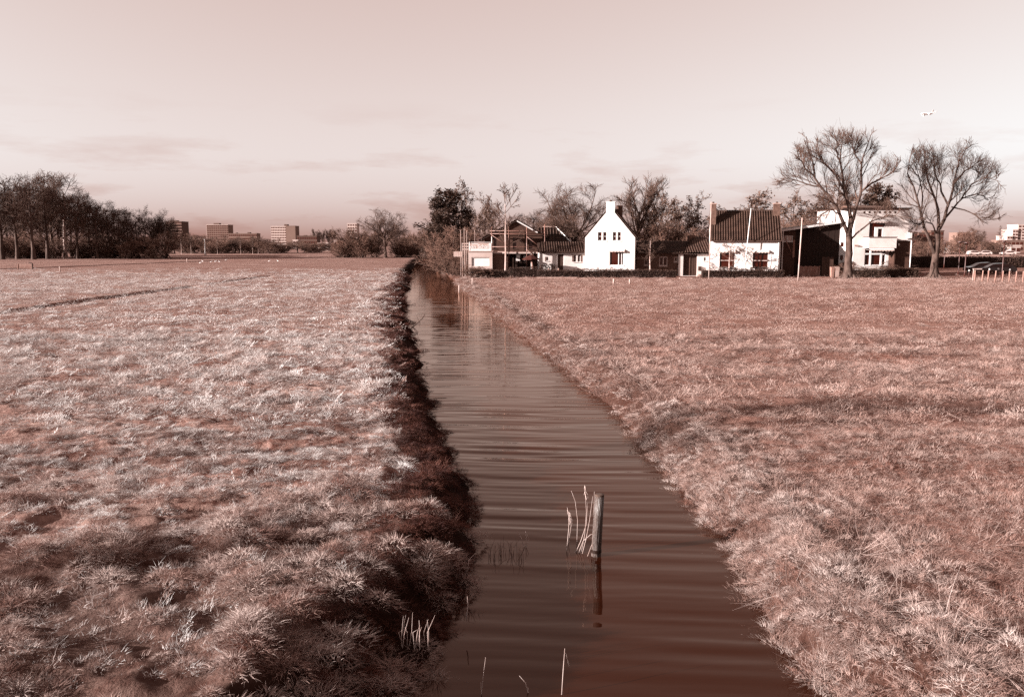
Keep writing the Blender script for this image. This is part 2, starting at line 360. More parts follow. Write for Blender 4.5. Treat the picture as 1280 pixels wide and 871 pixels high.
def water_mat():
    m = bpy.data.materials.new('canal_water'); m.use_nodes = True; t = m.node_tree; p = t.nodes['Principled BSDF']
    g = nd(t, 'ShaderNodeNewGeometry')
    hs = []
    for sc, st, ro, am, rot in ((1.0, (.30, 2.1, 1), .35, 1.0, .05), (1.0, (.8, 4.5, 1), .5, .25, -.12), (.25, (1, 1, 1), .5, .7, 0)):
        mpn = nd(t, 'ShaderNodeMapping'); mpn.inputs['Scale'].default_value = st; mpn.inputs['Rotation'].default_value = (0, 0, rot); t.links.new(g.outputs['Position'], mpn.inputs[0])
        n = nd(t, 'ShaderNodeTexNoise'); n.inputs['Scale'].default_value = sc; n.inputs['Detail'].default_value = 2.5; n.inputs['Roughness'].default_value = ro
        t.links.new(mpn.outputs[0], n.inputs['Vector'])
        q = nd(t, 'ShaderNodeMath', operation='MULTIPLY'); t.links.new(n.outputs[0], q.inputs[0]); q.inputs[1].default_value = am; hs.append(q.outputs[0])
    a = nd(t, 'ShaderNodeMath', operation='ADD'); t.links.new(hs[0], a.inputs[0]); t.links.new(hs[1], a.inputs[1])
    bp = nd(t, 'ShaderNodeBump'); bp.inputs['Strength'].default_value = 1.0; bp.inputs['Distance'].default_value = .010
    t.links.new(a.outputs[0], bp.inputs['Height']); t.nodes.remove(p)
    df = nd(t, 'ShaderNodeBsdfDiffuse'); df.inputs[0].default_value = (.016, .0034, .0012, 1); gl = nd(t, 'ShaderNodeBsdfGlossy'); gl.inputs[0].default_value = (1, .80, .70, 1); gl.inputs['Roughness'].default_value = .03   # peat-brown water
    fr = nd(t, 'ShaderNodeFresnel'); fr.inputs[0].default_value = 1.40; ms = nd(t, 'ShaderNodeMixShader')
    t.links.new(bp.outputs[0], fr.inputs['Normal']); t.links.new(bp.outputs[0], gl.inputs['Normal'])
    t.links.new(fr.outputs[0], ms.inputs[0]); t.links.new(df.outputs[0], ms.inputs[1]); t.links.new(gl.outputs[0], ms.inputs[2]); t.links.new(ms.outputs[0], t.nodes['Material Output'].inputs[0])
    return m
wm = npmesh('water', wv, wf)
tag(link('water', wm, water_mat(), smooth=True), 'dark rippled canal water between the two fields', kind='structure')

# ------------------------------------------------------------------ trees (bare winter trees grown level by level)
def interp(P, t):                          # P (B,n,3), t (B,k) in 0..1 -> points and tangents
    n = P.shape[1]; s = np.clip(t, 0, .9999) * (n - 1); i = s.astype(int); f = (s - i)[..., None]
    b = np.arange(P.shape[0])[:, None]; p0 = P[b, i]; p1 = P[b, i + 1]
    d = p1 - p0; return p0 + d * f, d / (np.linalg.norm(d, axis=-1, keepdims=True) + 1e-9)
def spawn(P, R, k, t0, t1, ang, lr, rr, nseg, up, wob, rs, minlen=0.0, taper=.35, shape=.6, flat=0.0):
    B = P.shape[0]
    t = t0 + (t1 - t0) * (np.arange(k)[None, :] + rs.uniform(0, 1, (B, k))) / k
    p, d = interp(P, t)
    L = np.linalg.norm(np.diff(P, axis=1), axis=-1).sum(1)[:, None]
    s = np.clip(t, 0, .9999) * (P.shape[1] - 1); i = s.astype(int); b = np.arange(B)[:, None]
    r = R[b, i] * (1 - (s - i)) + R[b, i + 1] * (s - i)
    p = p.reshape(-1, 3); d = d.reshape(-1, 3); r = r.ravel()
    ln = (L * lr * (1 - shape * t) * rs.uniform(.65, 1.25, (B, k))).ravel(); ln = np.maximum(ln, minlen)
    a = np.radians(rs.normal(ang, ang * .22, len(r)))
    rv = rs.normal(size=(len(r), 3)); rv[:, 2] *= (1 - flat)
    rv -= (rv * d).sum(1, keepdims=True) * d; rv /= np.linalg.norm(rv, axis=1, keepdims=True) + 1e-9
    d = d * np.cos(a)[:, None] + rv * np.sin(a)[:, None]
    pts = [p]; cur = p
    for j in range(nseg):
        d = d + rs.normal(0, wob, d.shape); d[:, 2] += up / nseg
        d /= np.linalg.norm(d, axis=1, keepdims=True) + 1e-9
        cur = cur + d * (ln / nseg)[:, None]; pts.append(cur)
    C = np.stack(pts, 1); r0 = r * rr
    Rr = r0[:, None] * (1 - (1 - taper) * np.linspace(0, 1, nseg + 1))[None, :]
    return C, Rr
def tubes(P, R, n, off):
    B, K, _ = P.shape
    tg = np.gradient(P, axis=1); tg /= np.linalg.norm(tg, axis=-1, keepdims=True) + 1e-9
    ref = np.where(np.abs(tg[:, :1, 2:3]) < .9, np.array([0, 0, 1.0]), np.array([1.0, 0, 0])) + 0 * tg
    a = np.cross(tg, ref); a /= np.linalg.norm(a, axis=-1, keepdims=True) + 1e-9; b = np.cross(tg, a)
    w = np.arange(n) * 2 * np.pi / n
    v = P[:, :, None] + (a[:, :, None] * np.cos(w)[:, None] + b[:, :, None] * np.sin(w)[:, None]) * R[:, :, None, None]
    idx = np.arange(B * K * n).reshape(B, K, n)
    q = np.stack([idx[:, :-1], np.roll(idx, -1, 2)[:, :-1], np.roll(idx, -1, 2)[:, 1:], idx[:, 1:]], -1).reshape(-1, 4)
    return v.reshape(-1, 3), q + off
def leaves(pts, size, rs, n_each, spread):
    c = np.repeat(pts, n_each, 0); c = c + rs.normal(0, spread, c.shape); m = len(c)
    u = rs.normal(size=(m, 3)); u /= np.linalg.norm(u, axis=1, keepdims=True)
    w = rs.normal(size=(m, 3)); w -= (w * u).sum(1, keepdims=True) * u; w /= np.linalg.norm(w, axis=1, keepdims=True)
    s = size * rs.uniform(.6, 1.3, (m, 1))
    return np.stack([c - u * s, c + w * s * .5, c + u * s, c - w * s * .5], 1).reshape(-1, 3), np.arange(m * 4).reshape(-1, 4)
def bundle(name, levels):                  # [(P, R, sides)] -> one mesh
    vs, fs, off = [], [], 0
    for P, R, n in levels:
        v, f = tubes(P, R, n, off); vs.append(v); fs.append(f); off += len(v)
    return npmesh(name, np.concatenate(vs), np.concatenate(fs))
def poly(pts, n):                          # resample a polyline to n points
    pts = np.array(pts, float); s = np.concatenate([[0], np.cumsum(np.linalg.norm(np.diff(pts, axis=0), axis=1))]); t = np.linspace(0, s[-1], n)
    return np.stack([np.interp(t, s, pts[:, k]) for k in range(3)], 1)
def auto_tree(seed, form, tw=.022):
    """meshes (trunk, crown, leaves or None) of a tree 10 m tall at the origin"""
    rs = np.random.RandomState(seed); lf = None
    cz_, ex, ez = {'round': (6.3, 4.9, 3.9), 'wood': (6.0, 2.7, 4.1), 'poplar': (5.9, 2.5, 4.3)}.get(form, (5, 9, 9))
    def fit(C, thin=False):                    # keep the crown inside its own rounded outline
        P_, R_ = C; e = P_[:, -1]; b = P_[:, 0]; rad = np.sqrt((e[:, 0] ** 2 + e[:, 1] ** 2) / ex ** 2 + ((e[:, 2] - cz_) / ez) ** 2)
        if thin:
            k = rs.uniform(0, 1, len(rad)) > np.clip((rad - .95) * 5, 0, .96); return P_[k], R_[k]
        k = np.clip(1 - (rad - .9) * 1.5, .35, 1)[:, None, None]; return b[:, None] + (P_ - b[:, None]) * k, R_
    def stem(h, r, lean=.03, n=7, top=.25):
        z = np.linspace(0, h, n); x = np.cumsum(rs.normal(0, lean * h / n, n)); y_ = np.cumsum(rs.normal(0, lean * h / n, n)); x -= x[0]; y_ -= y_[0]
        rr_ = r * (1 - (1 - top) * z / h); rr_[0] *= 1.45
        return np.stack([x, y_, z], 1)[None], rr_[None]
    if form == 'round':
        P, R = stem(4.4, .25, .05, top=.7)
        A_ = fit(spawn(P, R, 14, .42, 1, 46, 1.45, .55, 8, .45, .045, rs, taper=.2, shape=.28))
        B_ = fit(spawn(*A_, 9, .2, 1, 46, .46, .55, 6, .30, .06, rs, taper=.25, shape=.5))
        C_ = fit(spawn(*B_, 7, .2, 1, 44, .52, .6, 4, .2, .07, rs, minlen=.6, taper=.4, shape=.4), True)
        D_ = fit(spawn(*C_, 6, .15, 1, 40, .7, .7, 3, .15, .08, rs, minlen=.5, taper=.5, shape=.3), True)
    elif form == 'wood':
        P, R = stem(7.6, .17, .035, top=.3)
        A_ = fit(spawn(P, R, 17, .25, 1, 46, .40, .5, 6, .45, .06, rs, taper=.22, shape=.35))
        B_ = fit(spawn(*A_, 7, .2, 1, 46, .50, .6, 5, .3, .07, rs, taper=.3, shape=.45))
        C_ = fit(spawn(*B_, 5, .2, 1, 44, .6, .6, 3, .2, .08, rs, minlen=.5, taper=.4, shape=.35), True)
        D_ = fit(spawn(*C_, 2, .15, 1, 40, .75, .7, 3, .15, .09, rs, minlen=.45, taper=.5, shape=.2), True)
    elif form == 'poplar':
        P, R = stem(5.5, .2, .02, top=.55)
        A_ = fit(spawn(P, R, 18, .14, 1, 27, 1.15, .55, 9, .38, .03, rs, taper=.15, shape=.30))
        B_ = fit(spawn(*A_, 8, .2, 1, 26, .34, .6, 5, .35, .05, rs, taper=.3, shape=.5))
        C_ = fit(spawn(*B_, 4, .2, 1, 28, .6, .6, 3, .3, .07, rs, minlen=.5, taper=.4, shape=.3), True)
        D_ = fit(spawn(*C_, 4, .2, 1, 30, .75, .7, 3, .3, .08, rs, minlen=.45, taper=.5, shape=.2), True)
    elif form == 'young':
        P, R = stem(8.4, .12, .03, top=.18)
        A_ = spawn(P, R, 12, .34, .97, 54, .42, .45, 6, .55, .06, rs, taper=.3, shape=.55)
        B_ = spawn(*A_, 5, .25, 1, 42, .5, .6, 5, .3, .08, rs, taper=.35, shape=.4)
        C_ = spawn(*B_, 3, .2, 1, 40, .6, .65, 3, .15, .09, rs, minlen=.4, taper=.5, shape=.3)
        D_ = spawn(*C_, 1, .3, 1, 36, .7, .75, 2, .1, .09, rs, minlen=.3, taper=.6, shape=.2)
    elif form == 'scrub':
        P = []
        for k in range(9):
            w = k * .7; l = rs.uniform(.9, 1.7); P.append(poly([(rs.normal(0, .9), rs.normal(0, .9), 0), (math.cos(w) * l * 1.4, math.sin(w) * l * 1.4, 2.6), (math.cos(w) * l * 2.2, math.sin(w) * l * 2.2, rs.uniform(4.5, 8.0))], 6))
        P = np.stack(P); R = np.tile(np.linspace(.11, .05, 6), (9, 1))
        A_ = spawn(P, R, 9, .02, 1, 50, .40, .6, 5, .35, .06, rs, taper=.3, shape=.35)
        B_ = spawn(*A_, 6, .15, 1, 44, .55, .65, 4, .25, .08, rs, taper=.4, shape=.3)
        C_ = spawn(*B_, 4, .15, 1, 40, .65, .7, 3, .15, .09, rs, minlen=.5, taper=.5, shape=.2)
        D_ = spawn(*C_, 2, .15, 1, 36, .75, .8, 2, .1, .10, rs, minlen=.45, taper=.6, shape=.2)
    elif form in ('evergreen', 'leafy'):
        ev = form == 'evergreen'
        P, R = stem(9.5, .22, .02, top=.12)
        A_ = spawn(P, R, 40 if ev else 18, .08 if ev else .2, .98, 66 if ev else 48, .36 if ev else .42, .4, 5, .25, .06, rs, taper=.25, shape=.70 if ev else .45)
        B_ = spawn(*A_, 7 if ev else 6, .15, 1, 46, .52, .55, 4, .1, .08, rs, taper=.35, shape=.4)
        C_ = spawn(*B_, 4, .2, 1, 44, .6, .6, 2, .1, .09, rs, minlen=.4, taper=.5, shape=.3)
        D_ = None
        lf = leaves(interp(C_[0], rs.uniform(.2, 1, (len(C_[0]), 2)))[0].reshape(-1, 3), .14, rs, 4 if ev else 2, .16)
    tr = bundle('trunk', [(P, R, 9)])
    lv = [(A_[0], np.maximum(A_[1], tw), 5), (B_[0], np.maximum(B_[1], tw * .9), 4), (C_[0], np.maximum(C_[1], tw * .75), 3)]
    if D_ is not None: lv.append((D_[0], np.maximum(D_[1], tw * .55), 3))
    cr_ = bundle('crown', lv)
    for me, m in ((tr, M_BARK), (cr_, M_SCRUB if form == 'scrub' else M_TWIG)): me.materials.append(m); me.polygons.foreach_set('use_smooth', [True] * len(me.polygons))
    lm = None
    if lf is not None: lm = npmesh('foliage', *lf); lm.materials.append(M_LEAFD if form == 'evergreen' else M_LEAFB)
    return tr, cr_, lm
PROTO = {}
for form, seeds, tw in (('round', (11, 12, 13), .017), ('wood', (21, 22, 23, 24), .018), ('poplar', (31, 32), .018), ('young', (41, 42, 43), .028), ('scrub', (51, 52, 53), .034), ('evergreen', (61, 62), .03), ('leafy', (71, 72), .03)):
    PROTO[form] = [auto_tree(s, form, tw) for s in seeds]
_tc = {}
def plant(form, px, py_top, Y, label, cat='tree', name='bare_tree', group=None, wide=1.0, var=None, bark=None, rz=None, z0=0.0):
    """one tree at depth Y, its foot on the ground, its height read off its top"""
    k = _tc.get(form, 0); _tc[form] = k + 1
    ps = PROTO[form]; tr, cr_, lm = ps[(k if var is None else var) % len(ps)]
    x = AX(px, Y, 318); h = A(px, py_top, Y).z - z0; s = h / 10.0
    o = thing(name, (x, Y, z0 - .05), label, cat, group, rz if rz is not None else (k * 2.399) % 6.283)
    o.scale = (s * wide, s * wide, s)
    t1 = link('trunk', tr, None, o); c1 = link('crown', cr_, None, o)
    if bark is not None: t1.material_slots[0].link = 'OBJECT'; t1.material_slots[0].material = bark
    if lm: link('foliage', lm, None, o)
    return o
def traced_tree(name, label, Y, base, limbs, seed, group, rtrunk, env):
    """a big tree whose trunk and main limbs follow the photograph's outline, given depth of their own"""
    rs = np.random.RandomState(seed); o0 = A(*base, Y); o0.z = 0
    o = thing(name, (o0.x, Y, -.05), label, 'tree', group)
    tp, lp = [], []
    for pts, r0, r1, d0, d1 in limbs:
        w = [A(px, py, Y) - o0 for px, py in pts]; n = len(w)
        q = [(p.x, d0 + (d1 - d0) * (i / (n - 1)) ** 1.3, max(p.z, 0)) for i, p in enumerate(w)]
        lp.append((poly(q, 9) + np.concatenate([[[0, 0, 0]], rs.normal(0, .05, (8, 3))]), np.linspace(r0, r1, 9) * .74))
    tr = np.array([l[1] for l in lp[:1]]); tr[0, 0] *= 1.7; tr[0, 1] *= 1.2
    me = bundle('trunk', [(lp[0][0][None], tr, 12)]); me.materials.append(M_BARK); link('trunk', me, None, o, smooth=True)
    P = np.stack([l[0] for l in lp[1:]]); R = np.stack([l[1] for l in lp[1:]])
    me = bundle('limb', [(P, R, 8)]); me.materials.append(M_BARK); lo = link('limb', me, None, o, smooth=True)
    cx_, cz_, rx_, rz_ = env; ec = A(cx_, cz_, Y) - o0; ex, ez = rx_ * Y / F, rz_ * Y / F
    def fit(C, thin=False):                                # keep the crown inside its own rounded outline
        P_, R_ = C; e = P_[:, -1]; b = P_[:, 0]
        rad = np.sqrt(((e[:, 0] - ec.x) / ex) ** 2 + (e[:, 1] / (ex * .8)) ** 2 + ((e[:, 2] - ec.z) / ez) ** 2)
        if thin:
            k = rs.uniform(0, 1, len(rad)) > np.clip((rad - .96) * 5, 0, .96); return P_[k], R_[k]
        k = np.clip(1 - (rad - .92) * 1.6, .3, 1)[:, None, None]; return b[:, None] + (P_ - b[:, None]) * k, R_
    A_ = fit(spawn(P, R, 9, .28, 1, 40, .34, .55, 6, .30, .055, rs, taper=.25, shape=.45, minlen=1.3))
    B_ = fit(spawn(*A_, 5, .2, 1, 32, .55, .6, 5, .34, .065, rs, taper=.3, shape=.4, minlen=1.0))
    C_ = fit(spawn(*B_, 4, .15, 1, 30, .66, .6, 4, .28, .07, rs, taper=.4, shape=.3, minlen=.9), True)
    D_ = fit(spawn(*C_, 3, .15, 1, 30, .8, .7, 3, .30, .07, rs, taper=.5, shape=.2, minlen=.75), True)
    me = bundle('crown', [(A_[0], np.maximum(A_[1], .03), 5), (B_[0], np.maximum(B_[1], .02), 4), (C_[0], np.maximum(C_[1], .012), 3), (D_[0], np.maximum(D_[1], .0075), 3)])
    me.materials.append(M_TWIG); link('crown', me, None, o, smooth=True)
    # root flare
    mb = MB()
    for k in range(5):
        w = k * 1.256 + .4
        mb.tube([(math.cos(w) * rtrunk * .6, math.sin(w) * rtrunk * .6, .55), (math.cos(w) * rtrunk * 1.3, math.sin(w) * rtrunk * 1.3, .16), (math.cos(w) * rtrunk * 2.0, math.sin(w) * rtrunk * 2.0, -.02)], [.2, .16, .07], 6)
    mb.build('root', M_BARK, o, smooth=True)
    return o
Yt = G(1060, 348).y
traced_tree('spreading_tree', 'largest bare spreading tree, its trunk standing before the flat-roofed white house', Yt, (1060, 348),
    [([(1060,348),(1061,320),(1061,297),(1062,284)], .60, .46, 0, 0),
     ([(1060,292),(1055,282),(1047,265),(1034,246),(1016,226),(1010,202),(1001,174)], .30, .05, 0, -1.6),
     ([(1062,286),(1064,268),(1056,236),(1052,203),(1057,168)], .34, .05, 0, .6),
     ([(1063,286),(1069,262),(1076,238),(1074,207),(1085,170)], .32, .05, 0, -.8),
     ([(1056,236),(1047,218),(1037,205),(1029,190),(1026,172)], .17, .04, .3, 2.4),
     ([(1076,238),(1086,230),(1098,223),(1110,214),(1113,205)], .16, .04, -.4, -2.2),
     ([(1063,300),(1072,288),(1086,276),(1102,269),(1118,271),(1130,276)], .15, .03, 0, -3.4),
     ([(1034,246),(1024,234),(1012,231),(995,224),(979,221)], .17, .04, -.9, .8),
     ([(1048,267),(1035,262),(1022,266),(1008,274)], .12, .03, -.4, -2.8),
     ([(1074,207),(1068,190),(1070,168)], .14, .04, -.7, 1.2),
     ([(1015,226),(1000,212),(988,196),(984,184)], .14, .03, -1.3, -3.0),
     ([(1052,203),(1044,186),(1041,170)], .13, .03, .4, -1.4),
     ([(1061,290),(1054,270),(1058,240),(1066,215)], .15, .03, .2, 3.6)], 91, 'two big bare trees in front of the houses', .62, (1044, 228, 69, 63))
Yt2 = G(1167, 348).y
traced_tree('spreading_tree', 'bare tree with a leaning left limb, right of the flat-roofed white house', Yt2, (1167, 348),
    [([(1167,348),(1168,330),(1170,314),(1172,298),(1173,288)], .58, .36, 0, 0),
     ([(1168,316),(1161,298),(1153,281),(1147,262),(1139,238),(1128,216),(1134,182)], .25, .04, 0, -1.4),
     ([(1173,288),(1175,264),(1165,230),(1160,203),(1166,183)], .26, .04, 0, 1.3),
     ([(1174,286),(1184,258),(1191,228),(1195,196),(1204,182)], .28, .04, 0, -.8),
     ([(1178,276),(1190,262),(1204,248),(1222,241),(1243,249)], .18, .03, 0, .9),
     ([(1170,292),(1163,278),(1152,277),(1139,280),(1126,277)], .12, .03, 0, -2.2),
     ([(1191,258),(1206,263),(1222,276),(1236,272)], .11, .03, .3, -2.5),
     ([(1184,256),(1180,236),(1178,212),(1182,186)], .17, .04, -.2, 2.9),
     ([(1191,228),(1206,214),(1222,205),(1234,212)], .15, .03, -.5, 1.8),
     ([(1147,262),(1152,244),(1150,220),(1146,196)], .13, .03, -.8, 1.0),
     ([(1204,248),(1214,230),(1228,222),(1238,228)], .12, .03, .4, -1.8)], 93, 'two big bare trees in front of the houses', .55, (1182, 238, 62, 62))

# two trees on the roadside left of the picture: their shadows lie across the near grass
for (x_, y_, h_, v_, lab_) in [(-19.2, 5.0, 5.0, 1, 'slim bare roadside tree left of the view, shading the near left grass'), (-26.5, 8.4, 12.0, 2, 'taller bare roadside tree left of the view, shading the right field')]:
    tr, cr_, lm = PROTO['young'][v_]; o = thing('roadside_tree', (x_, y_, -.05), lab_, 'tree', 'roadside trees outside the left edge', v_ * 1.3); o.scale = (h_ / 10,) * 3
    link('trunk', tr, None, o); link('crown', cr_, None, o)
# young trees in front of the houses
plant('young', 632, 222, G(632, 346).y, 'tall young tree with a pale trunk before the scaffolded house', name='young_tree', var=0, bark=M_BARKL, group='young trees before the houses')
plant('young', 813, 291, G(812, 347).y, 'small young tree with a pale trunk before the low brown wing', name='young_tree', var=1, wide=1.7, bark=M_BARKL, group='young trees before the houses')
plant('young', 912, 297, G(914, 347).y, 'small leaning young tree before the left window of the tiled cottage', name='young_tree', var=2, wide=1.8, bark=M_BARKL, group='young trees before the houses')

# wood on the left: one row in front, one behind
front = [(-40,203,196),(-18,208,190),(3,207,200),(22,212,205),(42,208,198),(60,209,206),(66,209,215),(82,213,210),(97,236,208),(112,233,216),(122,244,210),(137,247,214),(150,255,212),(161,258,220),(172,262,216)]
for i, (px, py, Y) in enumerate(front):
    plant('wood', px, py, Y, f'bare tall tree in the left wood, {ORD[i]} in its front row from the left edge', group='front row of the left wood', name='woodland_tree', wide=1.15, bark=M_BARKL if i == 7 else None)
back = [(-45,232,228),(-8,230,240),(20,232,246),(42,230,248),(64,234,246),(82,238,248),(-30,222,232),(10,225,236),(32,228,230),(52,226,240),(74,224,236),(90,240,240),(104,243,236),(118,250,242),(130,254,238),(145,256,244),(157,262,240)]
for i, (px, py, Y) in enumerate(back):
    plant('wood', px, py, Y, f'bare tree in the back row of the left wood, {ORD[i]} from the left edge', group='back row of the left wood', name='woodland_tree', wide=1.2)
plant('round', 191, 257, 214, 'broad bare tree standing at the right end of the left wood', name='woodland_tree', var=1, wide=.95)
plant('round', 207, 263, 226, 'bare tree before the dark banded tower block, just right of the left wood', name='woodland_tree', var=2, wide=.8)
for i, px in enumerate([-25, -6, 8, 20, 32, 44, 56, 68, 98, 110, 122, 132, 142, 152, 163, 174, 185, 203]):
    plant('scrub', px, 284 + (i * 7 % 17), 208 + (i * 5 % 17), f'low bare thicket under the left wood, {ORD[i]} from the left edge', 'shrub', 'thicket', 'undergrowth of the left wood', wide=1.5)

# far tree line between the wood and the canal
far = [(218,296,300),(231,292,330),(243,291,320),(252,294,340),(268,297,310),(281,295,330),(294,296,320),(306,295,340),(317,297,320),(329,294,330),(341,299,310),(355,302,330),(372,301,340),(385,299,330),(398,301,350),(414,302,330),(428,300,320)]
for i, (px, py, Y) in enumerate(far):
    plant('scrub' if i % 3 else 'round', px, py, Y, f'bare bush in the far tree line before the tower blocks, {ORD[i]} from the left', 'shrub', 'far_bush', 'far tree line', wide=2.2)
for i, px in enumerate([396, 404, 411, 416]):
    plant('poplar', px, 283 + (i % 2) * 3, 700, f'far upright poplar above the white houses, {ORD[i]} from the left', name='poplar_tree', group='far poplars', wide=1.1)
for i, (px, py) in enumerate([(227,285),(239,288),(272,293),(301,294),(316,291),(323,294)]):
    o = plant('wood', px, py, 290, f'thin pale-stemmed tree in the far tree line, {ORD[i]} from the left', name='slender_tree', group='pale stems in the far tree line', wide=.5, bark=M_BARKL)

# round tree and bushes left of the canal's far end
plant('round', 482, 261, 220, 'lone round-crowned bare tree left of the canal end', name='round_tree', var=0, wide=1.3)
for i, (px, py, Y, w) in enumerate([(440,279,226,1.3),(453,283,222,1.3),(466,288,232,1.3),(428,296,224,1.5),(500,291,236,1.3),(515,286,240,1.1),(527,280,236,1.0),(507,300,228,1.7),(538,290,232,1.3)]):
    plant('scrub', px, py, Y, f'bare bush behind the far end of the canal, {ORD[i]} built up round the lone tree' if False else f'bare bush by the far end of the canal, {["darkest beside the round tree","just left of the round tree","behind the round tree","lowest at the left","right of the round tree","below the tall evergreen","close left of the tall evergreen","low between tree and canal","before the tall evergreen"][i]}', 'shrub', 'canal_bush', 'bushes round the canal end', wide=w)
plant('evergreen', 561, 239, 150, 'tall dark evergreen at the right bank of the canal end', name='evergreen_tree', var=0, wide=1.6)
plant('leafy', 577, 236, 156, 'tall thin-topped leafy tree behind the dark evergreen', name='leafy_tree', var=0, wide=.8)
plant('evergreen', 548, 268, 142, 'lower dark evergreen leaning over the canal', name='evergreen_tree', var=1, wide=1.3)
plant('scrub', 560, 274, 128, 'dense twiggy bush in front of the tall evergreen', 'shrub', 'bank_bush', wide=1.3)
for i, (px, py, Y) in enumerate([(557,303,108),(567,312,103),(577,318,100.5)]):
    plant('scrub', px, py, Y, f'twiggy bush on the right bank beside the sign shed, {["farthest","middle","nearest"][i]} of three', 'shrub', 'bank_bush', 'bushes beside the sign shed', wide=1.6)

# trees behind the houses
behind = [('leafy',606,255,128,.7,'slim tree behind the sign shed, left of the young tree'),('leafy',617,262,132,.7,'slim tree behind the left side of the scaffolded house'),
 ('wood',652,262,150,1.0,'bare tree behind the scaffolded roof'),('wood',667,258,156,1.1,'bare tree rising right of the scaffolded roof ridge'),('wood',688,262,148,1.2,'bare tree behind the right slope of the scaffolded house'),
 ('round',716,230,118,1.4,'wide bare tree behind the low white wing'),('poplar',797,204,122,1.25,'tall upswept bare tree right of the gabled house'),
 ('scrub',745,276,138,1.2,'bare bush behind the left slope of the gabled house'),('leafy',826,250,128,.9,'leafy tree right of the tall upswept tree'),('leafy',848,256,132,1.0,'leafy tree behind the middle of the low brown wing'),
 ('leafy',868,254,126,.9,'leafy tree just left of the cottage chimney'),('scrub',812,272,120,1.3,'twiggy bush behind the left end of the low brown wing'),('scrub',840,276,118,1.4,'twiggy bush behind the middle of the low brown wing'),('scrub',866,276,121,1.4,'twiggy bush behind the right end of the low brown wing'),
 ('leafy',936,247,126,1.3,'round leafy tree behind the cottage roof'),('leafy',990,254,124,1.1,'leafy tree behind the cottage right chimney'),('leafy',1012,250,128,1.2,'leafy tree above the lean-to roof'),('scrub',1000,272,112,1.3,'twiggy bush above the left end of the lean-to roof'),
 ('scrub',1026,262,118,1.4,'twiggy bush above the right end of the lean-to roof'),('leafy',1042,240,130,1.0,'leafy tree behind the biggest trunk'),('wood',1063,238,134,1.0,'bare tree behind the flat roof, left end'),('evergreen',1095,232,128,1.15,'dark conifer behind the flat-roofed white house'),
 ('wood',1116,258,132,1.1,'bare tree behind the right end of the flat roof'),('wood',1128,262,136,1.1,'bare tree at the right corner of the flat-roofed house')]
for form, px, py, Y, w, lab in behind:
    w *= 1.25 if form in ('leafy', 'wood') else 1.0
    plant(form, px, py, Y, lab, 'shrub' if form == 'scrub' else 'tree', {'leafy': 'leafy_tree', 'wood': 'bare_tree', 'round': 'bare_tree', 'poplar': 'upswept_tree', 'scrub': 'twiggy_bush', 'evergreen': 'conifer_tree'}[form], 'trees behind the houses', wide=w)
right = [('scrub',1140,297,170,2.0,'low dark bush behind the hedge right of the white house'),('scrub',1156,300,165,2.0,'bush behind the leaning-limb tree'),('scrub',1206,284,280,1.2,'bare bush at the right skyline, left of the lamps'),('wood',1215,281,300,1.4,'bare tree on the right skyline behind the lamps'),
 ('wood',1226,286,310,1.3,'bare tree on the right skyline, right of the lamps'),('scrub',1236,297,320,1.8,'low bush on the right skyline'),('young',1250,280,230,.9,'thin bare sapling left of the white right-hand tower'),('scrub',1190,296,290,2.0,'low bush behind the white far shed'),('scrub',1247,300,300,2.2,'low bush before the white right-hand tower')]
for form, px, py, Y, w, lab in right:
    plant(form, px, py, Y, lab, 'shrub' if form == 'scrub' else 'tree', 'skyline_bush' if form == 'scrub' else 'skyline_tree', 'vegetation on the right skyline', wide=w)
for px, py, Y, w, lab in [(1122,328,96,3.2,'leafless garden shrub at the right wall of the white house'),(1137,333,95.5,3.0,'low garden shrub right of the white house wall'),(1052,324,97.5,1.6,'garden shrub between the lean-to and the biggest trunk'),(596,331,94.3,3.0,'low shrub before the panel of the sign shed'),(609,334,94.0,3.0,'low shrub before the right edge of the sign shed')]:
    plant('scrub', px, py, Y, lab, 'shrub', 'garden_shrub', 'garden shrubs', wide=w)

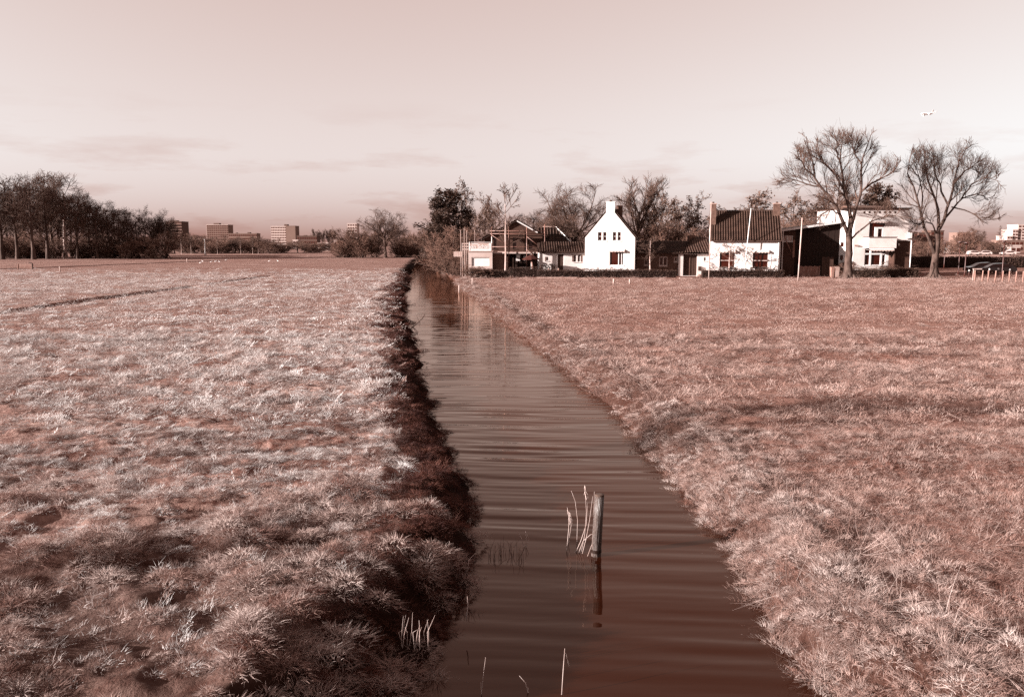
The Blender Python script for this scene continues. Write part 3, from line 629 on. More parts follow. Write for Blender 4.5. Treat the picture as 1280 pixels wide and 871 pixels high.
# ------------------------------------------------------------------ houses
def wall(mb, x0, x1, z0, top, holes, y0, y1, extra=()):
    """upright wall with real openings; top(x) gives its upper edge; holes are (xa, xb, za, zb)"""
    xs = sorted(set([x0, x1] + [h[0] for h in holes] + [h[1] for h in holes] + list(extra)))
    for a, b in zip(xs[:-1], xs[1:]):
        if b - a < 1e-4: continue
        hs = sorted([(h[2], h[3]) for h in holes if h[0] <= a + 1e-5 and h[1] >= b - 1e-5])
        z = z0
        for ha, hb in hs:
            if ha > z + 1e-4: mb.prism([(a, z), (b, z), (b, ha), (a, ha)], y0, y1)
            z = hb
        mb.prism([(a, z), (b, z), (b, top(b)), (a, top(a))], y0, y1)
    return mb
def window(parent, x0, x1, z0, z1, y0, cols=1, rows_=1, fr=.07, frame=None, sill=True, glass=None, name='window'):
    """window set in an opening of a wall whose outer face is at y0 (towards the camera)"""
    frame = frame or M_PAINT
    w = MB().box(x0, x1, y0 + .14, y0 + .16, z0, z1).build(name, glass or M_GLASS, parent)
    f = MB()
    f.box(x0, x0 + fr, y0 + .06, y0 + .135, z0, z1); f.box(x1 - fr, x1, y0 + .06, y0 + .135, z0, z1)
    f.box(x0 + fr, x1 - fr, y0 + .06, y0 + .135, z0, z0 + fr); f.box(x0 + fr, x1 - fr, y0 + .06, y0 + .135, z1 - fr, z1)
    for k in range(1, cols):
        c = x0 + (x1 - x0) * k / cols; f.box(c - fr * .5, c + fr * .5, y0 + .07, y0 + .13, z0 + fr, z1 - fr)
    for k in range(1, rows_):
        c = z0 + (z1 - z0) * k / rows_; f.box(x0 + fr, x1 - fr, y0 + .075, y0 + .125, c - fr * .4, c + fr * .4)
    f.build('frame', frame, w)
    if sill: MB().box(x0 - .06, x1 + .06, y0 - .08, y0 + .055, z0 - .07, z0 - .004).build('sill', frame, w)
    return w
def awning(parent, x0, x1, z, y0, depth=.34):
    a = MB(); a.prismx([(y0 - .003, z + .10), (y0 - .003, z + .16), (y0 - depth, z + .02), (y0 - depth, z - .04)], x0, x1)
    o = a.build('awning', M_PAINT, parent)
    s = MB(); n = max(5, int((x1 - x0) / .17)); w = (x1 - x0) / n
    for i in range(n):
        if i % 2 == 0: s.box(x0 + i * w, x0 + (i + 1) * w, y0 - depth - .012, y0 - depth + .012, z - .20, z - .045)
        else: s.box(x0 + i * w + .01, x0 + (i + 1) * w - .01, y0 - depth - .010, y0 - depth + .010, z - .15, z - .045)
    s.build('valance', M_CREAM, o)
    MB().box(x0 - .03, x0 - .003, y0 - depth, y0, z - .03, z + .03).build('arm', M_WOODD, o); MB().box(x1 + .003, x1 + .03, y0 - depth, y0, z - .03, z + .03).build('arm', M_WOODD, o)
def pantile(mb, xa, xb, y0, z0, y1, z1, pitch=.26, course=.36, xa1=None, xb1=None, thick=.05, amp=.11):
    """tiled slope from the eaves line (y0, z0) up to (y1, z1): rolled columns, stepped courses; the upper edge may be narrower"""
    xa1 = xa if xa1 is None else xa1; xb1 = xb if xb1 is None else xb1
    L = math.hypot(y1 - y0, z1 - z0); nc = max(2, int(L / course)); n = max(2, int((xb - xa) / pitch)); K = 4
    ny, nz = -(z1 - z0) / L, (y1 - y0) / L
    vs, fs = [], []
    for c in range(nc):
        for e in (0, 1):
            t = (c + e) / nc; lift = thick * (1 - e) + .004
            l, r = xa + (xa1 - xa) * t, xb + (xb1 - xb) * t
            for i in range(n * K + 1):
                ph = (i % K) / K; h = amp * (1 if ph < .2 else (.35 if ph < .4 else 0.0)) + lift
                x = min(max(xa + (xb - xa) * i / (n * K), l), r)
                vs.append((x, y0 + (y1 - y0) * t + ny * h, z0 + (z1 - z0) * t + nz * h))
    w = n * K + 1
    for c in range(nc):
        a, b = (2 * c) * w, (2 * c + 1) * w
        for i in range(w - 1): fs.append((a + i, a + i + 1, b + i + 1, b + i))
        if c < nc - 1:
            d = (2 * c + 2) * w
            for i in range(w - 1): fs.append((b + i, b + i + 1, d + i + 1, d + i))
    return mb.add(vs, fs)
def pipe(parent, name, m, pts, r=.05, n=8): return MB().tube(pts, r, n).build(name, m, parent, smooth=True)

# --- white gabled house
Yg = 97.0
ax = lambda px, py=325: AX(px, Yg, py)
gx0, gx1, gxc = ax(731), ax(793), ax(762)
o_ = thing('gabled_house', (gxc, Yg, 0), 'white house with a steep gable and a tall white chimney', 'house', rz=-.19)
L_ = lambda px: ax(px) - gxc
Zg = lambda py: AZ(py, Yg)
ze, zt = Zg(297), Zg(266)
hx = (gx1 - gx0) / 2
holes = [(L_(747), L_(752), Zg(301), Zg(290)), (L_(753.6), L_(758), Zg(301), Zg(290)), (L_(765.5), L_(770), Zg(301), Zg(290)), (L_(771.5), L_(775.8), Zg(301), Zg(290)), (L_(762), L_(779.5), Zg(332), Zg(314))]
cw = L_(767.5) - L_(762)
gtop = lambda x: min(zt, ze + (zt - ze) * (hx - abs(x)) / (hx - cw))
fw = MB(); wall(fw, -hx, hx, 0, gtop, holes, 0, .3, (-cw, cw)); fw.build('front_wall', M_WHITE, o_)
sw = MB(); sw.box(-hx, -hx + .3, .303, 8.6, 0, ze - .03); sw.box(hx - .3, hx, .303, 8.6, 0, ze - .03); sw.prism([(-hx + .303, 0), (hx - .303, 0), (hx - .303, ze), (0, zt), (-hx + .303, ze)], 8.3, 8.6); sw.build('side_wall', M_WHITE, o_)
for h in holes[:4]: window(o_, *h, 0, 1, 2, .05)
big = window(o_, *holes[4], 0, 1, 1, .09); MB().box(L_(772.6), L_(773.6), .04, .13, holes[4][2], holes[4][3]).box(L_(776.3), L_(777.0), .04, .13, holes[4][2], holes[4][3]).build('mullion', M_PAINT, big)
awning(o_, L_(761), L_(780.5), Zg(313), 0)
zr = ze + (zt - ze) * hx / (hx - cw)
def side_slope(parent, name, sgn, hx, ze, zr, ya, yb, m, over=.22, course=.36, pitch=.26):
    sub = MB(); pantile(sub, 0, yb - ya, 0, 0, hx + over, (zr - ze) * (hx + over) / hx, pitch, course)
    vs = [(sgn * (hx + over - v[1]), ya + v[0], ze - (zr - ze) * over / hx + v[2] + .02) for v in sub.v]
    fs = [f[::-1] for f in sub.f] if sgn > 0 else sub.f
    q = MB(); q.add(vs, fs)
    # underside board closes the slope
    s = sgn; e = -(zr - ze) * over / hx
    q.add([(s*(hx+over), ya, ze + e - .06), (0, ya, zr - .06), (0, yb, zr - .06), (s*(hx+over), yb, ze + e - .06),
           (s*(hx+over), ya, ze + e + .02), (0, ya, zr + .02), (0, yb, zr + .02), (s*(hx+over), yb, ze + e + .02)],
          [(0,1,2,3),(4,7,6,5),(0,4,5,1),(1,5,6,2),(2,6,7,3),(3,7,4,0)])
    return tag(q.build(name, m, parent), kind='stuff')
side_slope(o_, 'roof', -1, hx, ze + .06, zr + .06, .305, 8.8, M_TILE2); side_slope(o_, 'roof', 1, hx, ze + .06, zr + .06, .06, 8.8, M_TILE2)
ch = MB().box(-cw * .98, cw * .98, -.02, .85, zt - .02, Zg(253.5)).build('chimney', M_WHITE, o_)
MB().box(-cw * 1.05, cw * 1.05, -.06, .89, Zg(253.5) + .003, Zg(252.2)).build('coping', M_WHITE, ch)
MB().tube([(0, .4, Zg(252)), (0, .4, Zg(250.2))], .13, 8).build('chimney_pot', M_DBRICK, ch)
MB().box(cw * 1.1, cw * 1.1 + .75, 1.6, 2.4, zt - 1.2, Zg(256)).build('chimney', M_BRICK, o_)
MB().box(-hx - .02, hx + .02, -.03, -.003, 0, .35).build('plinth', M_CONC, o_)

# --- low white wing left of it
Yw = 98.2
def low_wing():
    x0, x1 = AX(673.5, Yw), AX(731, Yw) - .02; xm = (x0 + x1) / 2
    o = thing('low_wing', (xm, Yw, 0), 'low white wing with a tiled roof between scaffold and gabled house', 'building')
    l = lambda px: AX(px, Yw) - xm; z = lambda py: AZ(py, Yw); W = (x1 - x0) / 2
    hs = [(l(683), l(685.5), z(326), z(321)), (l(696.5), l(705), 0.05, z(317)), (l(717), l(720.3), z(327.5), z(318)), (l(722), l(725.5), z(327.5), z(318))]
    zt_ = z(315.5)
    wall(MB(), -W, W, 0, lambda x: zt_, hs, 0, .28).build('front_wall', M_WHITE, o)
    MB().box(-W, -W + .25, .283, 5.5, 0, zt_).box(-W + .253, W, 5.2, 5.5, 0, zt_).build('side_wall', M_WHITE, o)
    window(o, *hs[0], 0); window(o, *hs[2], 0, 1, 1, .05); window(o, *hs[3], 0, 1, 1, .05)
    for a, b in ((681.3, 682.9), (715.2, 716.9), (725.6, 727.2)): MB().box(l(a), l(b), -.05, -.003, z(327), z(318.3) if a > 700 else z(321)).build('shutter', M_BRICK, o)
    d = MB().box(hs[1][0], hs[1][1], .12, .17, .05, hs[1][3]).build('door', M_WOODD, o)
    MB().box(hs[1][0], hs[1][0] + .07, .03, .115, .05, hs[1][3]).box(hs[1][1] - .07, hs[1][1], .03, .115, .05, hs[1][3]).box(hs[1][0] + .07, hs[1][1] - .07, .03, .115, hs[1][3] - .08, hs[1][3]).build('door_frame', M_PAINT, d)
    MB().box(hs[1][1] - .18, hs[1][1] - .12, .06, .118, 1.0, 1.15).build('handle', M_METAL, d)
    r = MB(); pantile(r, -W - .15, W - .02, -.35, zt_ + .02, 2.75, z(304) + .12, .3, .38, -W + .35, W - .02); r.prismx([(-.33, zt_ - .06), (2.75, z(304) - .02), (5.8, zt_ - .06), (5.8, zt_ + .02), (2.75, z(304) + .06), (-.33, zt_ + .02)], -W - .1, W - .02)
    tag(r.build('roof', M_TILE, o), kind='stuff')
    MB().box(-W - .18, W - .02, -.45, -.36, zt_ - .02, zt_ + .07).build('gutter', M_WOODD, o)
    pipe(o, 'downpipe', M_PAINT, [(-W + .12, -.06, 0), (-W + .12, -.06, zt_)], .05)
    for a, b in ((-W + .9, -W + 1.9), (.9, 2.7)):
        pass
low_wing()

# --- low brown wing with the hipped tile roof and the white entrance bay
def brown_wing():
    Y = 98.6; x0, x1 = AX(793, Y) + .3, AX(886, Y); xm = (x0 + x1) / 2; W = (x1 - x0) / 2
    o = thing('brown_wing', (xm, Y, 0), 'low brown wing with dark roof between gabled house and tiled cottage', 'building')
    l = lambda px: AX(px, Y) - xm; z = lambda py: AZ(py, Y); zt_ = z(316.8)
    hs = [(l(805.5), l(810.5), z(331.5), z(322)), (l(824), l(834.5), z(332.5), z(321)), (l(842.5), l(847), z(327.5), z(321))]
    xb = l(847.6)
    wall(MB(), -W, xb, 0, lambda x: zt_, hs, 0, .28).build('front_wall', M_BRICK, o)
    window(o, *hs[0], 0, 1, 1, .06, frame=M_CREAM); window(o, *hs[1], 0, 2, 1, .1, frame=M_CREAM); window(o, *hs[2], 0, 1, 1, .1, frame=M_CREAM, glass=M_BRICK)
    hs2 = [(l(853.5), l(871), .05, z(318)), (l(879), l(882.5), z(326.5), z(321.5))]
    wall(MB(), xb + .003, W, 0, lambda x: zt_, hs2, -.25, .1).build('entrance_wall', M_WHITE, o)
    d = MB().box(hs2[0][0], hs2[0][1], .02, .07, .05, hs2[0][3]).build('double_door', M_WOODD, o)
    c = (hs2[0][0] + hs2[0][1]) / 2
    MB().box(c - .04, c + .04, -.04, .017, .05, hs2[0][3]).box(hs2[0][0], hs2[0][0] + .08, -.1, .017, .05, hs2[0][3]).box(hs2[0][1] - .08, hs2[0][1], -.1, .017, .05, hs2[0][3]).build('door_frame', M_BRICK, d)
    for k in range(6):
        a = hs2[0][0] + .1 + k * (hs2[0][1] - hs2[0][0] - .2) / 6; MB().box(a + .02, a + .22, .003, .017, .15, hs2[0][3] - .1).build('board', M_WOODD, d)
    window(o, *hs2[1], -.25)
    MB().box(l(872.5), l(876), -.45, -.253, z(338), z(333)).build('meter_box', M_WOODD, o)
    r = MB(); zr_ = z(301.5)
    pantile(r, -W, W - .02, -.5, zt_ + .02, 3.2, zr_, .3, .38); r.prismx([(-.48, zt_ - .05), (3.2, zr_ - .1), (6.4, zt_ - .05), (6.4, zt_ + .02), (3.2, zr_ - .02), (-.48, zt_ + .02)], -W, W - .02)
    tag(r.build('roof', M_TILE2, o), kind='stuff')
    r2 = MB(); pantile(r2, l(852), W + .1, -.75, zt_ + .06, 2.9, z(296), .3, .38, l(874), W + .1); r2.prismx([(-.73, zt_ + .0), (2.9, z(296) - .1), (2.9, zt_ + .2)], l(874), W + .1)
    tag(r2.build('valley_roof', M_TILE, o), kind='stuff')
    MB().box(-W, l(852), -.6, -.51, zt_ - .02, zt_ + .06).build('gutter', M_WOODD, o)
    MB().box(l(866), l(874), 2.6, 3.4, zr_ - .4, z(294)).build('chimney', M_DBRICK, o)
brown_wing()

# --- tiled white cottage with two chimneys
def cottage():
    Y = 95.6; x0, x1 = AX(888, Y), AX(973, Y); xm = (x0 + x1) / 2; W = (x1 - x0) / 2
    o = thing('tiled_cottage', (xm, Y, 0), 'white cottage with a big ribbed tile roof and two chimneys', 'house', rz=-.22)
    l = lambda px: AX(px, Y) - xm; z = lambda py: AZ(py, Y); zt_ = z(300.5)
    hs = [(l(900.5), l(918.5), z(334), z(314.5)), (l(940.5), l(958.5), z(334), z(314.5))]
    wall(MB(), -W, W, 0, lambda x: zt_, hs, 0, .3).build('front_wall', M_WHITE, o)
    D = 7.2; zr_ = z(262.5) - .1
    g = MB()
    for s in (-1, 1):
        a, b = (s * W, s * (W - .3)); g.prismx([(.303, 0), (D, 0), (D, zt_), (D / 2 + .1, zr_), (.303, zt_ + .05)], min(a, b), max(a, b))
    g.build('side_wall', M_WHITE, o)
    for h in hs:
        w = window(o, *h, 0, 1, 1, .08, frame=M_WOODD); MB().box(h[0] + .08, h[1] - .08, .07, .13, h[2] + .75, h[2] + .82).build('transom', M_CREAM, w)
        awning(o, h[0] - .1, h[1] + .1, h[3] + .05, 0)
        f = MB(); rs = random.Random(int(h[0] * 100))
    r = MB(); pantile(r, -W - .05, W + .1, -.35, zt_ - .02, D / 2, zr_ + .1, .29, .36); r.prismx([(-.33, zt_ - .12), (D / 2, zr_ - .02), (D + .3, zt_ - .12), (D + .3, zt_ - .04), (D / 2, zr_ + .08), (-.33, zt_ - .04)], -W - .05, W + .1)
    tag(r.build('roof', M_TILE, o), kind='stuff')
    rd = MB()
    n = 26
    for i in range(n):
        a = -W + 2 * W * i / n; rd.tube([(a, D / 2, zr_ + .14), (a + 2 * W / n - .02, D / 2, zr_ + .12)], [.11, .13], 8)
    tag(rd.build('ridge_tile', M_TILE, o), kind='stuff')
    MB().box(-W - .05, W + .1, -.46, -.36, zt_ - .1, zt_ - .0).build('gutter', M_WOODD, o)
    for px, w in ((891, .36), (969.5, .38)):
        c = MB().box(l(px) - w, l(px) + w, D / 2 - .8 - (1.2 if px < 900 else 0), D / 2 - .1 - (1.2 if px < 900 else 0), zr_ - 1.6, z(254)).build('chimney', M_BRICK, o)
        yy = D / 2 - .45 - (1.2 if px < 900 else 0)
        MB().box(l(px) - w - .06, l(px) + w + .06, yy - .42, yy + .42, z(254) + .003, z(253)).build('coping', M_CONC, c)
        MB().tube([(l(px), yy, z(253)), (l(px), yy, z(251))], .12, 8).build('chimney_pot', M_DBRICK, c)
    pipe(o, 'downpipe', M_PAINT, [(W - .22, -.09, 0), (W - .22, -.09, zt_ - .1)], .06)
    MB().box(l(894), l(903), D / 2 - .1, D / 2 + .8, zr_, z(261)).build('roof_vent', M_DARK, o)
    MB().box(-W - .03, -W - .003, -.02, .28, 0, zt_ - .15).build('corner_board', M_PAINT, o)
    MB().box(l(960.5), l(962.5), -.04, -.003, z(331), z(314)).build('window_trim', M_PAINT, o)
cottage()

# --- lean-to shed with the white fascia
def leanto():
    Y = 98.8; x0, x1 = AX(974.5, Y), AX(1049.5, Y); xm = (x0 + x1) / 2; W = (x1 - x0) / 2
    o = thing('lean_to_shed', (xm, Y, 0), 'dark lean-to shed under a rising white fascia board', 'shed')
    l = lambda px: AX(px, Y) - xm; z = lambda py: AZ(py, Y)
    za, zb = z(289.5), z(278.5); top = lambda x: za + (zb - za) * (x + W) / (2 * W)
    hs = [(l(977), l(990), z(302), z(294.5))]
    wall(MB(), -W, l(993), 0, top, hs, 0, .25).build('front_wall', M_DBRICK, o)
    window(o, *hs[0], 0, 2, 1, .06, glass=M_CREAM)
    n = 15
    for k in range(n):
        a, b = l(993) + k * (W - l(993)) / n, l(993) + (k + 1) * (W - l(993)) / n
        MB().prism([(a + .008, 0), (b - .008, 0), (b - .008, top(b) - .02), (a + .008, top(a) - .02)], .05 + .02 * (k % 2), .2).build('board', M_DARK, o)
    MB().prism([(-W - .25, za - .02), (W + .02, zb - .02), (W + .02, zb + .22), (-W - .25, za + .22)], -.55, -.45).build('fascia', M_PAINT, o)
    MB().prism([(-W - .25, za + .06), (W + .02, zb + .06), (W + .02, zb + .16), (-W - .25, za + .16)], -.447, 6).build('roof', M_DARK, o)
    MB().box(-W, W, 5.75, 6, 0, za).build('back_wall', M_DARK, o)
    MB().box(l(975.5), l(976.5), -.5, -.4, 0, za).build('post', M_PAINT, o)
    pipe(o, 'strut', M_WOOD, [(l(978), -.2, za - .5), (l(988), -.2, za - 2.6)], .05)
    MB().box(l(990), l(992.5), -.1, -.003, z(322), z(300)).build('corner_post', M_WOOD, o)
    MB().tube([(l(1043), .6, zb), (l(1043), .6, zb + 1.2)], .14, 8).build('flue', M_PAINT, o)
leanto()
for i, (a, b, py0, py1, m, lab) in enumerate([(1000, 1026, 332.5, 344, M_WOOD, 'weathered low board fence before the lean-to'), (1027.5, 1042, 321, 344, M_WOODD, 'tall dark board panel beside the lean-to')]):
    Y = 97.2 - i * .3; x0, x1 = AX(a, Y), AX(b, Y); n = max(6, int((x1 - x0) / .18))
    o = thing('board_fence', ((x0 + x1) / 2, Y, 0), lab, 'fence')
    for k in range(n):
        p0 = x0 + (x1 - x0) * k / n - (x0 + x1) / 2
        MB().box(p0 + .008, p0 + (x1 - x0) / n - .008, -.02, .0 + .008 * (k % 2), .03, AZ(py0, Y) - .03 * (k * 7 % 3)).build('board', m, o)
    MB().box(-(x1 - x0) / 2, (x1 - x0) / 2, .012, .06, .4, .5).build('rail', m, o)
for px0, px1, t, m, lab in [(1039, 1043, 335, M_WOOD, 'brown bin beside the biggest trunk'), (1044, 1049, 335, M_CONC, 'pale bin touching the biggest trunk')]:
    Y = 94.0; x0, x1 = AX(px0, Y), AX(px1, Y); zt_ = AZ(t, Y); w = x1 - x0
    o = thing('wheeled_bin', ((x0 + x1) / 2, Y, 0), lab, 'bin')
    b = MB(); b.add([(-w*.42,-.22,.06),(w*.42,-.22,.06),(w*.42,.22,.06),(-w*.42,.22,.06),(-w/2,-.28,zt_),(w/2,-.28,zt_),(w/2,.28,zt_),(-w/2,.28,zt_)], [(0,3,2,1),(4,5,6,7),(0,1,5,4),(1,2,6,5),(2,3,7,6),(3,0,4,7)]); b.build('body', m, o)
    MB().prismx([(-.3, zt_ + .003), (.3, zt_ + .003), (.3, zt_ + .1), (0, zt_ + .13), (-.3, zt_ + .05)], -w * .52, w * .52).build('lid', m, o)
    for s in (-1, 1): MB().tube([(s * w * .4 - .03, .24, .09), (s * w * .4 + .03, .24, .09)], .09, 10).build('wheel', M_TYRE, o)

# --- flat-roofed two-storey white house
def flathouse():
    Y = 97.6; x0, x1 = AX(1050, Y), AX(1133, Y); xm = (x0 + x1) / 2; W = (x1 - x0) / 2
    o = thing('flat_roofed_house', (xm, Y, 0), 'white two-storey flat-roofed house with a balcony behind the biggest tree', 'house')
    l = lambda px, py=325: AX(px, Y, py) - xm; z = lambda py: AZ(py, Y)
    zt_ = z(261.5)
    hs = [(l(1084.5), l(1103.5), z(296), z(277)), (l(1080.5), l(1109), z(332), z(311.5))]
    xb = l(1066)
    wall(MB(), xb, W, 0, lambda x: zt_, hs, 0, .3).build('front_wall', M_WHITE, o)
    # splayed left wall
    s = MB(); s.add([(-W, 1.6, 0), (xb - .003, 0, 0), (xb - .003, .3, 0), (-W, 1.9, 0), (-W, 1.6, zt_), (xb - .003, 0, zt_), (xb - .003, .3, zt_), (-W, 1.9, zt_)], [(0,3,2,1),(4,5,6,7),(0,1,5,4),(1,2,6,5),(2,3,7,6),(3,0,4,7)]); s.build('splayed_wall', M_WHITE, o)
    for a, b, c, d in ((1054.5, 1057, 308, 303), (1054.5, 1057, 325, 319)):
        MB().box(l(a), l(b), .85, 1.3, z(c), z(d)).build('window', M_GLASS, o)
    MB().box(W - .3, W, .303, 8, 0, zt_).box(-W, -W + .3, 1.903, 8, 0, zt_).box(-W + .303, W - .303, 7.7, 8, 0, zt_).build('side_wall', M_WHITE, o)
    MB().box(-W - .05, W + .2, -.22, 8.2, zt_ + .003, zt_ + .17).build('roof', M_WOODD, o)
    MB().prismx([(1.2, zt_ + .173), (6.5, zt_ + .173), (4, zt_ + .6)], l(1068), l(1112)).build('roof_light', M_BRICK, o)
    for k in range(7):
        c = l(1076) + k * .62; MB().box(c, c + .2, -.02, -.003, zt_ - .5, zt_ - .25).build('vent', M_DBRICK, o)
    w = window(o, *hs[0], 0, 1, 1, .07, frame=M_WOODD, sill=False)
    MB().box(l(1091.5), l(1095.5), .02, .136, hs[0][2], z(284)).box(l(1101), l(1103), .02, .136, hs[0][2], z(284)).box(l(1095.5), l(1101), .02, .136, z(286), z(284)).build('door_frame', M_PAINT, w)
    w = window(o, *hs[1], 0, 1, 1, .1)
    for a, b in ((1087, 1088.8), (1100.4, 1102.4), (1106.6, 1109)): MB().box(l(a), l(b), .01, .138, hs[1][2], hs[1][3]).build('mullion', M_PAINT, w)
    MB().box(hs[1][0], hs[1][1], .015, .137, z(318.4), z(316.4)).build('transom', M_PAINT, w)
    awning(o, hs[0][0] - .08, hs[0][1] + .2, hs[0][3] + .02, 0, .5)
    # balcony block: white front, right side coloured dark for its shade
    bx0, bx1, bd = l(1078), l(1112), 1.5
    MB().box(bx0, bx1, -bd, -bd + .14, z(310), z(297.2)).build('balcony_front', M_WHITE, o)
    MB().box(bx0 - .05, bx1 + .06, -bd - .06, -.003, z(297.2) + .003, z(296.2)).build('balcony_coping', M_WOODD, o)
    MB().box(bx0, bx1 - .15, -bd + .143, -.003, z(310), z(310) + .18).build('balcony_floor', M_WHITE, o)
    MB().box(bx1 - .14, bx1, -bd + .143, -.003, 0, z(297.2)).build('balcony_side', M_DBRICK, o)  # dark brick colour stands for shade on this right side
    MB().box(bx0, bx0 + .12, -bd + .143, -.003, z(309), z(297.2)).build('balcony_side', M_WHITE, o)
    awning(o, bx0 + .15, bx1 - .3, z(310) - .18, -bd + .1, .3)
    MB().box(bx1 + .05, W - .1, -.9, -.003, 0, z(301)).build('annex', M_DBRICK, o)  # block for the balcony's right side, its shade put into the colour
    MB().box(bx1 + .05, W, -1.0, -.003, z(301) + .003, z(300)).build('annex_roof', M_PAINT, o)
    pipe(o, 'downpipe', M_PAINT, [(W - .02, -1.0, 0), (W - .02, -1.0, z(301))], .07)
    MB().box(W + .003, W + .35, -.3, .3, z(298), z(291)).build('meter_box', M_PAINT, o)
    MB().box(l(1117), l(1118.5), -.97, -.905, z(307), z(304.5)).build('wall_lamp', M_PAINT, o)
    MB().box(l(1066.5), l(1071), -.2, -.003, z(307.5), z(306)).build('ledge', M_CONC, o)
flathouse()

# --- house under scaffolding
def works():
    Y = 103.0; x0, x1 = AX(604, Y), AX(682, Y); xm = AX(646, Y); 
    o = thing('scaffolded_house', (xm, Y, 0), 'dark brown gabled house under repair behind scaffolding', 'house')
    l = lambda px: AX(px, Y) - xm; z = lambda py: AZ(py, Y)
    zt_ = z(276.5); lx, rx = l(601), l(684); zl, zr_ = z(301), z(298)
    top = lambda x: zl + (zt_ - zl) * (x - lx) / (0 - lx) if x < 0 else zt_ + (zr_ - zt_) * x / rx
    hs = [(l(617), l(621), z(311), z(296)), (l(641), l(646), z(311), z(297)), (l(661), l(666), z(311), z(297)), (l(618), l(630), .03, z(318)), (l(636), l(668), .6, z(318))]
    wall(MB(), lx + .5, rx - .3, 0, top, hs, 0, .3, (0,)).build('front_wall', M_DBRICK, o)
    for h in hs[:3]: window(o, *h, 0, 1, 2, .06, frame=M_WOODD)
    window(o, *hs[4], 0, 6, 1, .08, frame=M_WOODD, glass=M_DARK)
    MB().box(hs[3][0], hs[3][1], .1, .15, .03, hs[3][3]).build('garage_door', M_DARK, o)
    for a, b, c, d in ((645, 650, 326, 318), (654.5, 658, 326, 320), (650, 658, 335.5, 333.5)):
        MB().box(l(a), l(b), -.12, -.04, z(c), z(d)).build('paper_sheet', M_PAINT, o)
    for s, ex, ez in ((-1, lx, zl), (1, rx, zr_)):
        hx_ = abs(ex); side_slope(o, 'roof', s, hx_, ez + .08, zt_ + .08, -.3, 9, M_TILE2)
    MB().add([(0, -.40, zt_ + .1), (rx * .68, -.40, zt_ + (zr_ - zt_) * .68 + .1), (rx * .68, -.40, zt_ + (zr_ - zt_) * .68 - .06), (0, -.40, zt_ - .06), (0, -.34, zt_ + .1), (rx * .68, -.34, zt_ + (zr_ - zt_) * .68 + .1), (rx * .68, -.34, zt_ + (zr_ - zt_) * .68 - .06), (0, -.34, zt_ - .06)], [(0,3,2,1),(4,5,6,7),(0,1,5,4),(1,2,6,5),(2,3,7,6),(3,0,4,7)]).build('verge_board', M_PAINT, o)
    MB().box(lx + .6, rx - .4, -.35, -.003, z(317), z(314.6)).build('fascia', M_CREAM, o)
    MB().box(lx + .5, lx + .8, .303, 8.6, 0, zl - .1).box(rx - .6, rx - .3, .303, 8.6, 0, zr_ - .1).build('side_wall', M_DBRICK, o)
    # scaffold: its own thing, standing before the wall
    s = thing('scaffold', (xm, Y - 1.3, 0), 'tubular scaffold with plank decks before the dark brown house', 'scaffold')
    for px in (615, 636, 658, 680):
        for yy in (-.7, .6): MB().tube([(l(px), yy, 0), (l(px), yy, z(284 if px < 660 else 281))], .045, 6).build('standard', M_METAL, s, smooth=True)
    for py in (292.5, 289, 308.5, 314.5):
        for yy in (-.7, .6): MB().tube([(l(613), yy, z(py)), (l(682), yy, z(py))], .04, 6).build('ledger', M_METAL, s, smooth=True)
    for py in (293.4, 315.4):
        for k in range(4): MB().box(l(615.5), l(681), -.62 + k * .3, -.34 + k * .3, z(py) + .06, z(py) + .12 + .01 * (k % 2)).build('plank', M_WOOD, s)
    for a, b in (((658, 296), (676, 310)), ((615, 294), (636, 308)), ((658, 312), (672, 324))): MB().tube([(l(a[0]), -.78, z(a[1])), (l(b[0]), -.78, z(b[1]))], .035, 6).build('brace', M_METAL, s, smooth=True)
works()
# barn roof behind the scaffolded house
Y = 112; x0, x1 = AX(674, Y), AX(716, Y); o = thing('barn', ((x0 + x1) / 2, Y, 0), 'dark barn roof with pale verge right of the scaffolded house', 'barn')
w2 = (x1 - x0) / 2; zt_, zb_ = AZ(284, Y), AZ(306, Y)
MB().box(-w2 + .2, w2 - .2, 0, 6, 0, zb_ - .02).build('wall', M_DBRICK, o)
rb = MB(); pantile(rb, -w2, w2, -.3, zb_, 3.2, zt_, .4, .45, -w2, w2 - 2.2); rb.prismx([(-.28, zb_ - .1), (3.2, zt_ - .1), (6.3, zb_ - .1)], -w2, w2 - 2.3); tag(rb.build('roof', M_TILE2, o), kind='stuff')
MB().tube([(w2, -.34, zb_ + .05), (w2 - 2.2, 3.2, zt_ + .1)], .10, 4).build('verge_board', M_PAINT, o)
MB().tube([(-w2 + .6, 3.2, zt_ + .08), (w2 - 2.2, 3.2, zt_ + .1)], .09, 4).build('ridge_board', M_CONC, o)

